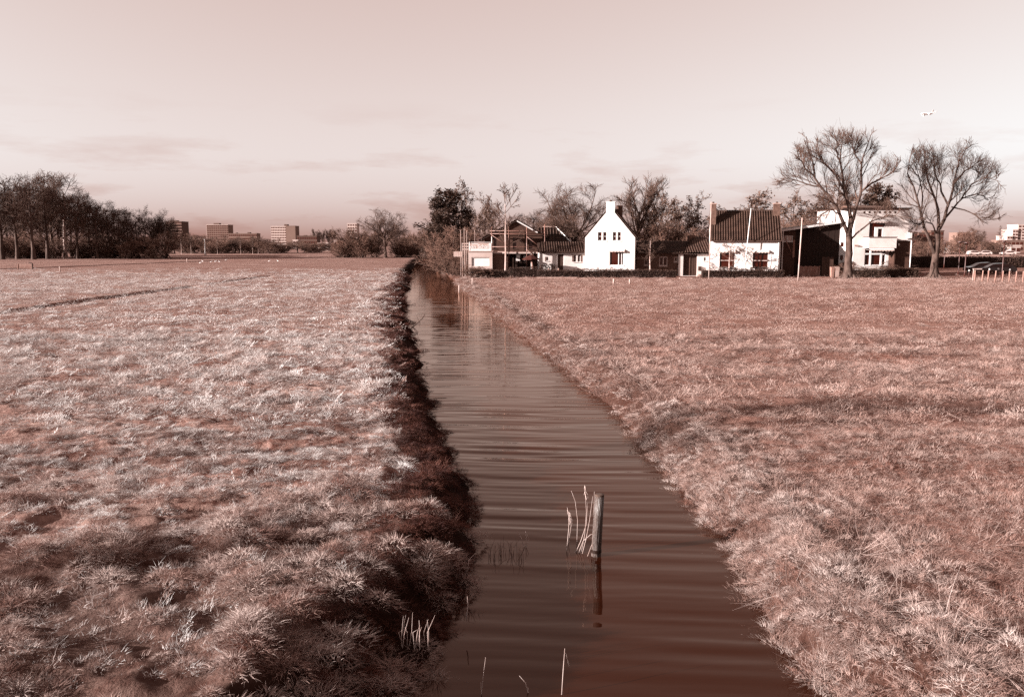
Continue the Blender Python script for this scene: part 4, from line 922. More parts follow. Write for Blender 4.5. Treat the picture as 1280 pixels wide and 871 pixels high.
# --- shed with the sign
def signshed():
    Y = 96.2; x0, x1 = AX(585.5, Y), AX(615.5, Y); xm = (x0 + x1) / 2; W = (x1 - x0) / 2
    o = thing('sign_shed', (xm, Y, 0), 'small pale panelled shed under the sign board', 'shed')
    l = lambda px: AX(px, Y) - xm; z = lambda py: AZ(py, Y); zt_ = z(315)
    hs = [(l(589.5), l(612.5), z(333.5), z(321.5))]
    wall(MB(), -W, W, 0, lambda x: zt_, hs, 0, .2).build('front_wall', M_CREAM, o)
    p = MB().box(*hs[0][:2], .1, .15, *hs[0][2:]).build('panel', M_PAINT, o)
    f = MB(); a, b, c, d = hs[0]; f.box(a, a + .08, .03, .097, c, d).box(b - .08, b, .03, .097, c, d).box(a + .08, b - .08, .03, .097, c, c + .08).box(a + .08, b - .08, .03, .097, d - .08, d); f.build('panel_frame', M_CREAM, p)
    MB().box(-W, -W + .2, .203, 5, 0, zt_).box(W - .2, W, .203, 5, 0, zt_).box(-W + .203, W - .203, 4.8, 5, 0, zt_).build('side_wall', M_BRICK, o)
    MB().box(-W - .08, W + .08, -.08, 5.1, zt_ + .003, zt_ + .12).build('roof', M_CONC, o)
    MB().box(W + .01, W + 1.6, .6, 4.4, 0, z(317)).build('annex', M_BRICK, o)
    MB().box(W + .01, l(634), .4, 4.5, z(317) + .003, z(315.2)).build('annex_roof', M_CREAM, o)
    sg = thing('sign_board', (xm, Y, 0), 'white lettered sign board on the roof of the pale shed', 'sign')
    s0, s1, za, zb = l(588), l(614), z(313.8), z(304)
    MB().box(s0, s1, -.02, .02, za, zb).build('board', mat('sign_face', T(.55), T(.50), 2, .6), sg)
    MB().box(s0, s1, -.026, -.0205, za, za + .26).box(s1 - .28, s1, -.026, -.0205, za + .263, zb).build('white_band', M_PAINT, sg)
    for t, sz, x, zz, m in (('van Schaik', .62, (s0 + s1) / 2 - .1, za + .32, M_PAINT),):
        cu = bpy.data.curves.new('lettering', 'FONT'); cu.body = t; cu.size = sz; cu.align_x = 'CENTER'; cu.extrude = .006; cu.offset = .012
        to = bpy.data.objects.new('lettering', cu); COL.objects.link(to)
        dg = bpy.context.evaluated_depsgraph_get(); me = bpy.data.meshes.new_from_object(to.evaluated_get(dg)); bpy.data.objects.remove(to)
        lo = link('lettering', me, None, sg); lo.data.materials.clear(); lo.data.materials.append(m); lo.rotation_euler = (math.pi / 2, 0, 0); lo.location = (x, -.03, zz)
    MB().box(s0 + .2, s0 + .95, -.026, -.0205, zb - .14, zb - .06).build('small_line', M_PAINT, sg)
    for px in (587, 614.8): MB().tube([(l(px), .06, zt_ + .12), (l(px), .06, z(302.5 if px < 600 else 296))], .04, 6).build('post', M_PAINT, sg)
    MB().tube([(l(587), .1, z(303)), (l(615), .1, z(303))], .03, 6).build('top_rail', M_PAINT, sg)
    fr = thing('roof_railing', (l(582) + xm, Y + .6, 0), 'pale railing left of the sign board', 'railing')
    q = lambda px: AX(px, Y) - AX(582, Y)
    for px in (577.5, 581, 586): MB().tube([(q(px), 0, 0), (q(px), 0, z(304))], .04, 6).build('post', M_WOODL, fr)
    for py in (305.5, 309, 312.5): MB().box(q(577), q(586.5), -.06, -.03, z(py), z(py) + .16).build('rail', M_WOODL, fr)
    MB().box(q(566.5), q(577), -.02, .5, z(321), z(314.6)).build('board', M_WOODL, fr)
    for i, (px, py) in enumerate(((576, 288), (580.3, 286), (583.5, 289), (593.5, 288), (601.5, 288))):
        YY = Y + 2.5 + i * .3; po = thing('thin_pole', (AX(px, YY), YY, 0), f'thin pale pole behind the sign board, {ORD[i]} from the left', 'pole', 'thin poles behind the sign')
        MB().tube([(0, 0, 0), (.02, 0, AZ(py, YY))], [.045, .03], 6).build('shaft', M_WOODL, po, smooth=True); MB().tube([(.02, 0, AZ(py, YY)), (.02, 0, AZ(py, YY) + .06)], [.05, .02], 6).build('cap', M_WOODL, po)
signshed()

# --- parasol, posts and gate left of the low wing
Yp = 96.4; o = thing('parasol', (AX(664, Yp), Yp, 0), 'open dark parasol on a thin pole between scaffold and low wing', 'parasol')
MB().tube([(0, 0, 0), (0, 0, AZ(317.5, Yp))], .03, 6).build('pole', M_PAINT, o)
c = MB(); zt_, ze_ = AZ(318, Yp), AZ(323.5, Yp); n = 8
c.add([(0, 0, zt_)] + [(1.05 * math.cos(2 * math.pi * k / n), 1.05 * math.sin(2 * math.pi * k / n), ze_) for k in range(n)] + [(1.05 * math.cos(2 * math.pi * k / n), 1.05 * math.sin(2 * math.pi * k / n), ze_ - .12) for k in range(n)],
      [(0, 1 + k, 1 + (k + 1) % n) for k in range(n)] + [(1 + k, 9 + k, 9 + (k + 1) % n, 1 + (k + 1) % n) for k in range(n)]); c.build('canopy', M_CLOTH, o)
for k in range(n): MB().tube([(0, 0, zt_ - .35), (.95 * math.cos(2 * math.pi * k / n), .95 * math.sin(2 * math.pi * k / n), ze_ - .02)], .012, 4).build('rib', M_METAL, o)
def stake(px, py0, py1, r, label, group=None, m=None, Y=None, name='wooden_post', lean=0.0, z0=None):
    p = G(px, py0, 0 if z0 is None else z0) if Y is None else Vector((AX(px, Y), Y, 0))
    zt_ = A(px, py1, p.y).z; o = thing(name, (p.x, p.y, p.z), label, 'post', group); h = zt_ - p.z
    MB().tube([(0, 0, -.3), (lean * .5 * h, 0, h * .5), (lean * h, 0, h - .02)], [r * 1.05, r, r * .95], 10).build('shaft', m or M_WOOD, o, smooth=True)
    MB().tube([(lean * h, 0, h - .02), (lean * h, 0, h), (lean * h, 0, h + .012)], [r * .95, r * .93, r * .6], 10).build('cut_end', M_WOODL, o)
    return o
stake(667, 346, 325, .12, 'thick leaning timber post beside the dark parasol', m=M_WOOD, lean=-.12)
stake(686, 346, 335.5, .08, 'timber post before the low white wing, left of the door', 'posts before the low wing')
stake(698, 346, 335.5, .08, 'timber post before the low white wing, below the door', 'posts before the low wing')
stake(767, 355, 348.5, .07, 'short pale stake in the field below the gabled house, left one', 'stakes before the gabled house', M_WOODL)
stake(787, 355, 349, .07, 'short pale stake in the field below the gabled house, right one', 'stakes before the gabled house', M_WOODL)
stake(590.5, 355.5, 347.5, .06, 'short pale stake on the right bank near the sign shed', None, M_WOODL)
stake(574, 366, 356.5, .06, 'pale stake standing in the canal at its right edge', None, M_WOODL, z0=WZ)
stake(886, 349, 252.5, .055, 'tall pale pole left of the tiled cottage', 'tall pale poles', M_WOODL, name='tall_pole')
stake(997.5, 351, 272.5, .07, 'tall pale pole in front of the lean-to shed', 'tall pale poles', M_WOODL, name='tall_pole', lean=.022)
fp = thing('flagpole', (AX(930.5, 94.6), 94.6, 0), 'white leaning flagpole crossing the tiled cottage roof', 'flagpole')
hh = AZ(261.5, 94.6); MB().tube([(0, 0, 0), (.55, 0, hh)], [.07, .045], 8).build('shaft', M_PAINT, fp, smooth=True); MB().tube([(.55, 0, hh), (.555, 0, hh + .08), (.56, 0, hh + .12)], [.05, .07, .02], 8).build('knob', M_PAINT, fp); MB().box(-.12, .12, -.12, .12, 0, .25).build('socket', M_CONC, fp)
kb = thing('kerb_beam', (AX(696, 92.5), 92.5, 0), 'pale kerb beam along the ground before the low white wing', 'kerb'); 
for k in range(4): MB().box(-2.3 + k * 1.16, -2.3 + k * 1.16 + 1.14, -.08, .08, -.02, .13).build('block', M_CONC, kb)
kb = thing('stone_slab', (AX(858, 91.5), 91.5, 0), 'flat pale slab on the grass before the double door', 'slab'); MB().box(-.75, .72, -.3, .3, 0, .09).build('slab', M_CONC, kb); MB().box(-.6, .6, -.2, .2, -.1, -.003).build('footing', M_CONC, kb)
kb = thing('stone_slab', (AX(875, 96.6), 96.6, 0), 'pale doorstep pile right of the double door', 'slab'); MB().box(-.35, .35, -.3, .3, 0, .16).build('slab', M_CONC, kb); MB().box(-.2, .25, -.2, .25, .163, .3).build('slab', M_CONC, kb)

# --- clipped hedges: leaf-covered boxes
def hedge(name, px0, px1, pyt, Y, label, depth=.9, leaf=.05, dens=260, m=None, gaps=(), Y1=None):
    x0, x1 = AX(px0, Y), AX(px1, Y1 or Y); zt_ = AZ(pyt, Y); rs = np.random.RandomState(int(px0) + 7)
    o = thing(name, ((x0 + x1) / 2, Y, 0), label, 'hedge'); W = (x1 - x0) / 2
    dy = (Y1 - Y) if Y1 else 0
    MB().add([(-W, .1, -.1), (W, dy + .1, -.1), (W, dy + depth - .1, -.1), (-W, depth - .1, -.1), (-W, .1, zt_ - .1), (W, dy + .1, zt_ - .1), (W, dy + depth - .1, zt_ - .1), (-W, depth - .1, zt_ - .1)], [(0,3,2,1),(4,5,6,7),(0,1,5,4),(1,2,6,5),(2,3,7,6),(3,0,4,7)]).build('core', M_DARK, o)
    n = int(2 * W * (zt_ + depth) * dens); u = rs.uniform(-W, W, n); on = rs.uniform(0, 1, n) < zt_ / (zt_ + depth)
    p = np.stack([u, np.where(on, 0, rs.uniform(0, depth, n)) + dy * (u + W) / (2 * W), np.where(on, rs.uniform(0, zt_, n), zt_)], 1) + rs.normal(0, .05, (n, 3))
    p[:, 2] += .12 * vnoise(u * .7 + px0, u * 0 + 4) + .06 * vnoise(u * 3 + px0, u * 0 + 9)
    lm = npmesh('foliage', *leaves(p, leaf, rs, 1, .01)); lm.materials.append(m or M_HEDGE); tag(link('foliage', lm, None, o), kind='stuff')
    return o
hedge('clipped_hedge', 588, 636, 338, 93.2, 'low clipped hedge before the sign shed')
hedge('clipped_hedge', 672, 846, 337.8, 93.6, 'long low clipped hedge before the gabled house')
hedge('clipped_hedge', 879, 981, 337.8, 93.4, 'low clipped hedge before the tiled cottage')
hedge('clipped_hedge', 1064, 1150, 336.5, 94.2, 'low hedge before the flat-roofed white house', m=M_LEAFB)
hedge('tall_hedge', 1128, 1330, 321.3, 132, 'tall dark hedge behind the parked cars', depth=1.4, leaf=.10, dens=60)
hedge('clipped_hedge', 636, 672, 335.5, 95.4, 'dark hedge before the ground floor of the scaffolded house')
for i, (a, b, Y, t, lab) in enumerate([(899, 922, 95.1, 333, 'flowering plants under the left cottage window'), (938, 962, 95.1, 333, 'flowering plants under the right cottage window'), (675, 694, 97.2, 330, 'dark planting before the small window of the low wing'), (744, 785, 96.4, 335, 'low plants at the foot of the gabled house')]):
    x0, x1 = AX(a, Y), AX(b, Y); zt_ = AZ(t, Y); rs = np.random.RandomState(i + 3); n = 420
    o = thing('flower_bed', ((x0 + x1) / 2, Y, 0), lab, 'plants')
    p = np.stack([rs.uniform(x0, x1, n) - (x0 + x1) / 2, rs.normal(0, .12, n), zt_ * rs.uniform(.45, 1.06, n)], 1); p[:, 2] -= .25 * np.abs(vnoise(p[:, 0] * 3, p[:, 0] * 0 + i))
    lm = npmesh('foliage', *leaves(p, .09, rs, 1, .02)); lm.materials.append(M_HEDGE); tag(link('foliage', lm, None, o), kind='stuff')
    sb = MB()
    for k in range(14): xx = rs.uniform(x0, x1) - (x0 + x1) / 2; sb.tube([(xx, 0, 0), (xx + rs.normal(0, .08), rs.normal(0, .05), zt_ * .9)], .015, 4)
    tag(sb.build('stem', M_TWIG, o), kind='stuff')

# ------------------------------------------------------------------ far buildings
M_TOWER = mat('tower_brick', (.15, .088, .070), (.12, .068, .053), .05, .9)
M_TOWERD = mat('tower_dark_brick', (.085, .045, .034), (.065, .033, .025), .05, .9)
M_TOWERW = mat('tower_white_band', T(.62), T(.55), .05, .9)
M_FARG = mat('far_window_glass', T(.09), T(.06), .1, .25, spec=.5)
def block(name, label, px0, px1, pyt, Y, floors, cols, mw, depth=14, mside=None, band=None, penth=None, rz=0.0, group=None):
    x0, x1 = AX(px0, Y, pyt), AX(px1, Y, pyt); h = A((px0 + px1) / 2, pyt, Y).z; W = (x1 - x0) / 2
    o = thing(name, ((x0 + x1) / 2, Y, -.3), label, 'building', group, rz)
    MB().box(-W, W, 0, depth, 0, h).build('wall', mw, o)
    fh = h / floors
    if cols:
        pw_ = 2 * W / cols
        wm_ = MB().box(-pw_ * .32, pw_ * .32, -.12, .02, fh * .3, fh * .78)
        me = bpy.data.meshes.new('window'); me.from_pydata(wm_.v, [], wm_.f); me.materials.append(M_FARG)
        for f in range(floors):
            for c in range(cols): link('window', me, None, o, (-W + pw_ * (c + .5), 0, f * fh))
    if band:
        for f in range(floors): MB().box(-W - .3, W + .3, -1.3, -.003, f * fh + fh * .02, f * fh + fh * .42).build('balcony', band, o)
    MB().box(-W - .2, W + .2, -.2, depth + .2, h + .003, h + .5).build('roof', mside or mw, o)
    if mside: MB().box(-W - .25, -W - .003, 0, depth, 0, h).build('end_wall', mside, o)
    for a, b, c in penth or ():
        q0, q1 = AX(a, Y, pyt) - (x0 + x1) / 2, AX(b, Y, pyt) - (x0 + x1) / 2; MB().box(q0, q1, depth * .3, depth * .7, h + .503, A(a, c, Y).z).build('roof_box', M_TOWERD, o)
    return o
block('tower_block', 'dark banded tower block just right of the left wood', 207, 227, 277, 760, 9, 7, M_TOWERD, 16, band=M_TOWER, penth=[(209, 218, 275)])
block('tower_block', 'brown tower block with sunlight coloured into its left end behind the thin white mast', 258, 285, 281, 900, 10, 10, M_TOWER, 16, mside=M_TOWERW, penth=[(265, 272, 278.5), (276, 277, 280)])  # pale left end wall: sunlight put into its colour
block('low_block', 'long low brown flat block right of the brown tower', 285.5, 321, 292, 860, 4, 14, M_TOWER, 12, penth=[(293, 294.5, 290.5), (308, 311, 290), (318, 320, 291)])
block('tower_block', 'white banded slab tower with a separate end coloured as shaded', 338.5, 357, 283, 1000, 8, 9, M_TOWERW, 16, penth=[(354, 358, 280)])
block('tower_block', 'windowless end of the white banded slab, shade put into its brown colour', 357.3, 369, 282.5, 996, 8, 0, M_TOWER, 18)  # brown here paints the shade on the slab's right end
block('white_house', 'small white house below the slab tower', 366, 372.5, 300, 620, 2, 2, M_TOWERW, 8)
block('dark_block', 'long dark flat building left of the far poplars', 371, 396, 295, 660, 3, 9, M_TOWERD, 12, penth=[(378, 381, 293.5)])
block('white_house', 'white far house below the poplars, left one', 397, 403, 304.2, 420, 2, 2, M_TOWERW, 7)
block('white_house', 'white far house below the poplars, right one', 404, 410, 303.6, 430, 2, 2, M_TOWERW, 7)
block('white_house', 'white far house right of the poplars', 417.5, 424, 300.5, 520, 2, 2, M_TOWERW, 7)
block('tower_block', 'white far tower half hidden by the dark bush', 434, 446, 279.5, 900, 8, 4, M_TOWERW, 14)
block('low_block', 'low dark roofline behind the canal end', 503, 548, 297.3, 330, 2, 6, M_TOWERD, 10)
block('dark_block', 'dark flat far building with a pale panel right of the white house', 1129, 1147, 290.5, 420, 3, 4, M_TOWERD, 10)
block('dark_block', 'dark flat far building behind the leaning-limb tree, left one', 1149, 1163, 291, 430, 3, 3, M_TOWERD, 10)
block('dark_block', 'taller dark far building behind the leaning-limb trunk', 1164, 1180, 288.5, 440, 4, 4, M_TOWERD, 10)
block('dark_block', 'brown far building on the skyline behind the two lamps', 1197, 1219, 291, 520, 4, 5, M_TOWER, 10)
for i, (a, b, t) in enumerate([(1259, 1266, 295), (1266, 1273, 287), (1273, 1300, 281)]):
    block('tower_block', f'white stepped tower at the right edge, {["lowest left","middle","highest right"][i]} step', a + .05, b - .05, t, 620 + i, [4, 6, 8][i], [2, 2, 6][i], M_TOWERW, 14, group='stepped white tower')
block('low_block', 'low brown building under the stepped white tower', 1254, 1300, 300.5, 420, 2, 9, M_TOWER, 10)
block('white_house', 'small white box building below the brown one at the right edge', 1264, 1276, 307, 330, 1, 2, M_TOWERW, 6)
# white gabled far shed between the lamps
Y = 330; o = thing('far_shed', (AX(1192, Y), Y, 0), 'white gabled far shed left of the lamps', 'shed')
MB().box(-1.6, 1.6, 0, 5, 0, AZ(312, Y)).build('wall', M_TOWERW, o); MB().prism([(-2, AZ(312, Y)), (2, AZ(312, Y)), (1.6, AZ(307.5, Y)), (.4, AZ(307, Y))], -.2, 5.2).build('roof', M_PAINT, o)

# far road behind the hedge and the traffic on it
rd = MB(); rd.add([(60, 236, .35), (330, 236, .35), (330, 258, .35), (60, 258, .35), (60, 232, -.2), (330, 232, -.2)], [(0, 1, 2, 3), (4, 5, 1, 0)])
tag(rd.build('road', mat('pale_asphalt', T(.42), T(.34), .3, .9)), 'pale raised far road behind the tall hedge', kind='structure')

# ------------------------------------------------------------------ cars
def car(loc, rz, label, paint, group, s=1.0, cat='car', name='parked_car', simple=False):
    o = thing(name, loc, label, cat, group, rz); o.scale = (s, s, s)
    prof = [(-2.15, .32), (2.1, .32), (2.17, .55), (2.1, .78), (1.35, .93), (.55, 1.38), (-.75, 1.46), (-1.55, 1.30), (-2.05, .98), (-2.2, .62)]
    hw = [.82, .82, .84, .84, .82, .62, .62, .66, .8, .82]
    n = len(prof); v = [(x, -w, z) for (x, z), w in zip(prof, hw)] + [(x, w, z) for (x, z), w in zip(prof, hw)]
    f = [tuple(range(n)), tuple(range(2 * n - 1, n - 1, -1))] + [(i, i + n, (i + 1) % n + n, (i + 1) % n) for i in range(n)]
    me = bpy.data.meshes.new('body'); me.from_pydata(v, [], f)
    bm = bmesh.new(); bm.from_mesh(me); bmesh.ops.recalc_face_normals(bm, faces=bm.faces); bmesh.ops.bevel(bm, geom=[e for e in bm.edges], offset=.06, segments=2, affect='EDGES'); bm.to_mesh(me); bm.free()
    link('body', me, paint, o, smooth=False)
    for sx in (-1, 1):
        y_ = sx * .745
        MB().add([(1.12, y_ + sx * .075, .95), (.52, y_ - sx * .075, 1.31), (-.2, y_ - sx * .085, 1.35), (-.2, y_ + sx * .075, .95)], [(0, 1, 2, 3)]).add([(-.28, y_ + sx * .075, .95), (-.28, y_ - sx * .085, 1.35), (-1.2, y_ - sx * .06, 1.30), (-1.55, y_ + sx * .07, .98)], [(0, 1, 2, 3)]).build('side_window', M_GLASS, o)
    MB().add([(1.36, -.68, .955), (1.36, .68, .955), (.62, .54, 1.365), (.62, -.54, 1.365)], [(0, 1, 2, 3)]).build('windscreen', M_GLASS, o)
    for sy in (-1, 1):
        MB().add([(2.17, sy * .5, .62), (2.17, sy * .76, .62), (2.13, sy * .76, .76), (2.13, sy * .5, .76)], [(0, 1, 2, 3)]).build('headlight', M_CHROME, o)
        for wx in (-1.3, 1.35):
            w = MB().tube([(wx, sy * .68, .31), (wx, sy * .85, .31)], .31, 16).build('wheel', M_TYRE, o); MB().tube([(wx, sy * .85, .31), (wx, sy * .865, .31)], .19, 12).build('rim', M_CHROME, w)
    MB().box(2.15, 2.24, -.7, .7, .36, .5).build('bumper', M_TYRE, o)
    return o
car((AX(1229, 108), 108, 0), math.radians(176), 'dark parked car nearest the lamps behind the pale fence posts', M_CAR, 'dark cars parked before the tall hedge', 1.0)
car((AX(1247, 105), 105, 0), math.radians(171), 'dark parked car behind the middle of the pale fence posts', M_CAR, 'dark cars parked before the tall hedge', .98)
wp = mat('pale_car_paint', T(.7), T(.62), 2, .25, spec=.5)
for i, (px, lab) in enumerate([(1217, 'pale far car on the road, left of the other two'), (1229, 'pale far car on the road, middle of three'), (1259, 'pale far car on the road below the white box building')]):
    car((AX(px, 244), 244, .35), math.radians(180 if i else 0), lab, wp, 'far cars on the road', 1.0)

# ------------------------------------------------------------------ lamps, fence posts, masts
def lamp(px, pyb, pyt, Y, label):
    o = thing('street_lamp', (AX(px, Y), Y, 0), label, 'street lamp', 'park lamps at the right'); h = AZ(pyt, Y)
    MB().tube([(0, 0, 0), (0, 0, .8), (0, 0, h - .2)], [.09, .06, .045], 8).build('pole', M_LAMPM, o, smooth=True)
    MB().tube([(0, 0, h - .25), (0, 0, h - .08)], [.05, .16], 8).build('lantern', M_GLASS, o)
    MB().tube([(0, 0, h - .08), (0, 0, h - .02), (0, 0, h + .06)], [.46, .44, .10], 12).build('hood', M_LAMPM, o)
lamp(1180.5, 334, 304, 128, 'dark far lamp standing at the tall hedge')
lamp(1199, 346, 302, 98, 'dark lamp, left of the close pair beside the cars')
lamp(1207, 348, 303, 92, 'dark lamp, right of the close pair beside the cars')
lamp(1254, 350, 301, 90, 'dark lamp right of the cars, among the pale fence posts')
fps = [1218.5, 1227.5, 1235, 1243.5, 1253, 1261.5, 1269.5, 1278.5]
for i, px in enumerate(fps):
    stake(px, 352.5 + .15 * i, 338 + .2 * i, .065, f'pale fence post beside the parked cars, {ORD[i]} from the left', 'pale fence posts beside the cars', M_WOOD, name='fence_post', lean=.02 * ((i * 3) % 5 - 2))
for i, (px, t) in enumerate([(1212.5, 337), (1238, 335.5), (1249, 335), (1263.5, 336)]):
    Y = 99.0; o = thing('marker_post', (AX(px, Y), Y, 0), f'dark marker post with a white top behind the fence, {ORD[i]} from the left', 'post', 'white-topped marker posts')
    MB().tube([(0, 0, -.1), (0, 0, AZ(t, Y) - .2)], .06, 8).build('shaft', M_LAMPM, o); MB().tube([(0, 0, AZ(t, Y) - .2), (0, 0, AZ(t, Y))], [.11, .09], 8).build('cap', M_PAINT, o)
o = thing('hitching_rail', (AX(1223, 86), 86, 0), 'pale low rail frame at the left end of the pale fence posts', 'rail')
MB().tube([(-.45, 0, -.1), (-.42, 0, 1.22)], .055, 8).build('post', M_WOODL, o); MB().tube([(-.2, .1, -.1), (-.2, .1, 1.2)], .05, 8).build('post', M_WOODL, o); MB().box(-.5, .45, -.05, .05, 1.2, 1.32).build('rail', M_WOODL, o)
o = thing('mast', (AX(257, 265), 265, 0), 'thin white mast before the brown tower block', 'mast'); MB().tube([(0, 0, 0), (0, 0, AZ(299, 265))], [.22, .16], 8).build('shaft', M_PAINT, o, smooth=True); MB().box(-.3, .3, -.3, .3, 0, .3).build('base', M_CONC, o)

# gate by the left ditch, stakes, dead branch
Y = G(30, 337).y; o = thing('field_gate', (AX(31, Y), Y, 0), 'wooden field gate by the far left ditch', 'gate')
g0, g1 = AX(22, Y) - AX(31, Y), AX(40, Y) - AX(31, Y)
for x in (g0, g1): MB().tube([(x, 0, -.5), (x, 0, AZ(329.5, Y))], .09, 8).build('post', M_WOODD if x > 0 else M_WOOD, o)
for py in (330.6, 332.6, 334.6): MB().box(g0, g1, -.05, -.01, AZ(py, Y) - .07, AZ(py, Y) + .05).build('bar', M_WOOD, o)
MB().tube([(g1, 0, AZ(329.5, Y)), (g1 - .5, 0, AZ(329.5, Y) + .15)], .06, 6).build('gate_arm', M_WOODD, o)
stake(75, 340, 333, .07, 'pale stake on the far left ditch', None, M_WOODL)
stake(234, 327.5, 323.5, .1, 'small pale stake far out on the left field', None, M_WOODL)
o = thing('dead_branch', G(521, 330), 'dark dead branch leaning out at the far left bank', 'branch'); MB().tube([(-.4, 0, -.2), (0, 0, .5), (.5, .1, .0), (2.6, .2, -.3)], [.1, .1, .09, .04], 6).build('limb', M_BARK, o); MB().tube([(0, 0, .5), (-.3, 0, 1.2)], [.08, .03], 6).build('twig', M_BARK, o)
o = thing('driftwood_stick', G(521, 406, -.2), 'thin dark stick jutting from the left bank over the water', 'branch'); MB().tube([(-.3, 0, -.2), (.3, 0, .35), (.42, .05, .55)], [.035, .03, .015], 6).build('limb', M_BARK, o); MB().tube([(.1, 0, .2), (.0, .05, .45)], [.02, .01], 5).build('twig', M_BARK, o)
o = thing('round_bush', G(353, 315.6), 'small dark clipped bush on the far left field', 'shrub'); rs = np.random.RandomState(4)
q = rs.normal(size=(500, 3)); q /= np.linalg.norm(q, axis=1, keepdims=True); q = q * rs.uniform(.75, 1, (500, 1)) * np.array([1.1, 1.1, 1.0]) + np.array([0, 0, 1.0])
lm = npmesh('foliage', *leaves(q, .2, rs, 1, .03)); lm.materials.append(M_HEDGE); tag(link('foliage', lm, None, o), kind='stuff'); MB().tube([(0, 0, 0), (0, 0, 1.2)], .1, 6).build('stem', M_BARK, o)

# ------------------------------------------------------------------ birds on the left field, the aeroplane
def bird(px, py, i, face):
    o = thing('white_bird', G(px, py), f'small white bird on the far left field, {ORD[i]} from the left', 'bird', 'white birds on the field', face)
    b = MB().tube([(-.42, 0, .42), (-.25, 0, .40), (0, 0, .40), (.22, 0, .46), (.30, 0, .62), (.33, 0, .80), (.42, 0, .84), (.54, 0, .81)], [.02, .12, .17, .12, .055, .05, .06, .012], 8); b.build('body', M_BIRD, o, smooth=True)
    for s in (-1, 1): MB().tube([(.02, s * .06, -.02), (.0, s * .06, .3)], .014, 5).build('leg', M_WOODD, o)
    o.scale = (.55,) * 3
for i, (px, py, fc) in enumerate([(250.5, 330, 0), (253.5, 328, 2.9), (264, 328.8, .2), (269.5, 328.2, 0), (274.5, 328.6, 3.0), (282.5, 326.5, .4), (336.5, 327.8, 0), (347.5, 327.6, 2.7)]): bird(px, py, i, fc)
def plane():
    Y = 1500; p = A(1159, 142.5, Y); o = thing('airliner', p, 'small white airliner descending in the sky above the right-hand trees', 'aeroplane', None, math.radians(206)); o.rotation_euler[1] = math.radians(4); o.rotation_euler[0] = math.radians(6)
    MB().tube([(16, 0, -.6), (15, 0, -.3), (12, 0, 0), (-8, 0, 0), (-14, 0, .8), (-17, 0, 1.3)], [.2, 1.1, 1.9, 1.9, 1.1, .2], 12).build('fuselage', M_PLANE, o, smooth=True)
    for s in (-1, 1):
        MB().add([(4, s * 1.5, -.9), (-2, s * 1.5, -.9), (-7, s * 16, .5), (-5, s * 16, .5), (4, s * 1.5, -.5), (-2, s * 1.5, -.6), (-7, s * 16, .65), (-5, s * 16, .65)], [(0,1,2,3),(7,6,5,4),(0,3,7,4),(1,5,6,2),(3,2,6,7)]).build('wing', M_PLANE, o)
        MB().add([(-12.5, s * .8, 1), (-15.5, s * .8, 1), (-17.5, s * 6, 1.6), (-16, s * 6, 1.6), (-12.5, s * .8, 1.2), (-15.5, s * .8, 1.2), (-17.5, s * 6, 1.7), (-16, s * 6, 1.7)], [(0,1,2,3),(7,6,5,4),(0,3,7,4),(1,5,6,2),(3,2,6,7)]).build('tailplane', M_PLANE, o)
        MB().tube([(3.5, s * 5.5, -1.9), (2.8, s * 5.5, -1.9), (-.5, s * 5.5, -1.8)], [.9, 1.0, .6], 10).build('engine', M_PLANE, o, smooth=True)
    MB().add([(-11, -.2, 1.5), (-16, -.2, 1.5), (-19, -.12, 7.5), (-16.5, -.12, 7.5), (-11, .2, 1.5), (-16, .2, 1.5), (-19, .12, 7.5), (-16.5, .12, 7.5)], [(0,1,2,3),(7,6,5,4),(0,3,7,4),(1,5,6,2),(3,2,6,7)]).build('fin', M_PLANE, o)
plane()

# ------------------------------------------------------------------ the post in the canal and the reeds
M_POST = mat('canal_post_wood', (.060, .036, .028), (.016, .007, .005), 3, .5, .6, 18, stretch=(3, 3, .4), spec=.5)
M_REED = mat('dry_reed', T(.66), T(.48), 8, .8, trans=.15)
pb = G(745, 694, WZ); zt_ = A(749.5, 617, pb.y).z
o = thing('mooring_post', pb, 'thick weathered timber post standing in the canal', 'post'); hh = zt_ - WZ; ln = A(749.5, 617, pb.y).x - pb.x; r = .072
MB().tube([(-.02, 0, -.5), (0, 0, 0), (ln * .3, .005, hh * .3), (ln * .62, 0, hh * .62), (ln, 0, hh - .03)], [r * 1.02, r, r * 1.01, r * .97, r * .94], 18).build('shaft', M_POST, o, smooth=True)
MB().tube([(ln, 0, hh - .03), (ln, 0, hh - .005), (ln, 0, hh)], [r * .93, r * .9, r * .5], 18).build('cut_end', mat('end_grain', (.07, .042, .032), (.035, .018, .013), 14, .9), o)
MB().tube([(.005, 0, .05), (.005, 0, .1)], [r * 1.05, r * 1.05], 18).build('wet_band', mat('wet_wood', (.014, .006, .004), (.008, .0035, .0022), 6, .4), o)
def reeds(label, stems, Y=None, name='reed_clump', z0=WZ, sc=1.0):
    """each stem: list of pixels from foot to tip, its foot in the water"""
    f0 = G(*stems[0][0][0], z0); o = thing(name, f0, label, 'reeds')
    for pts, r, head in stems:
        b = G(*pts[0], z0); q = [Vector(b - f0)] + [A(*p, b.y + .03 * (k + 1)) - f0 for k, p in enumerate(pts[1:])]
        q[0].z -= .05
        MB().tube(q, [r * (1 - .6 * k / (len(q) - 1)) for k in range(len(q))], 5).build('stem', M_REED, o, smooth=True)
        if head:
            e = q[-1]; d = (q[-1] - q[-2]).normalized(); c = MB(); rr = random.Random(int(pts[0][0] * 10))
            for k in range(10):
                s_ = e - d * rr.uniform(0, .18); c.tube([s_, s_ + Vector((rr.uniform(-.02, .05), rr.uniform(-.03, .03), rr.uniform(-.09, -.02)))], [.006, .002], 3)
            c.build('plume', M_REED, o)
    return o
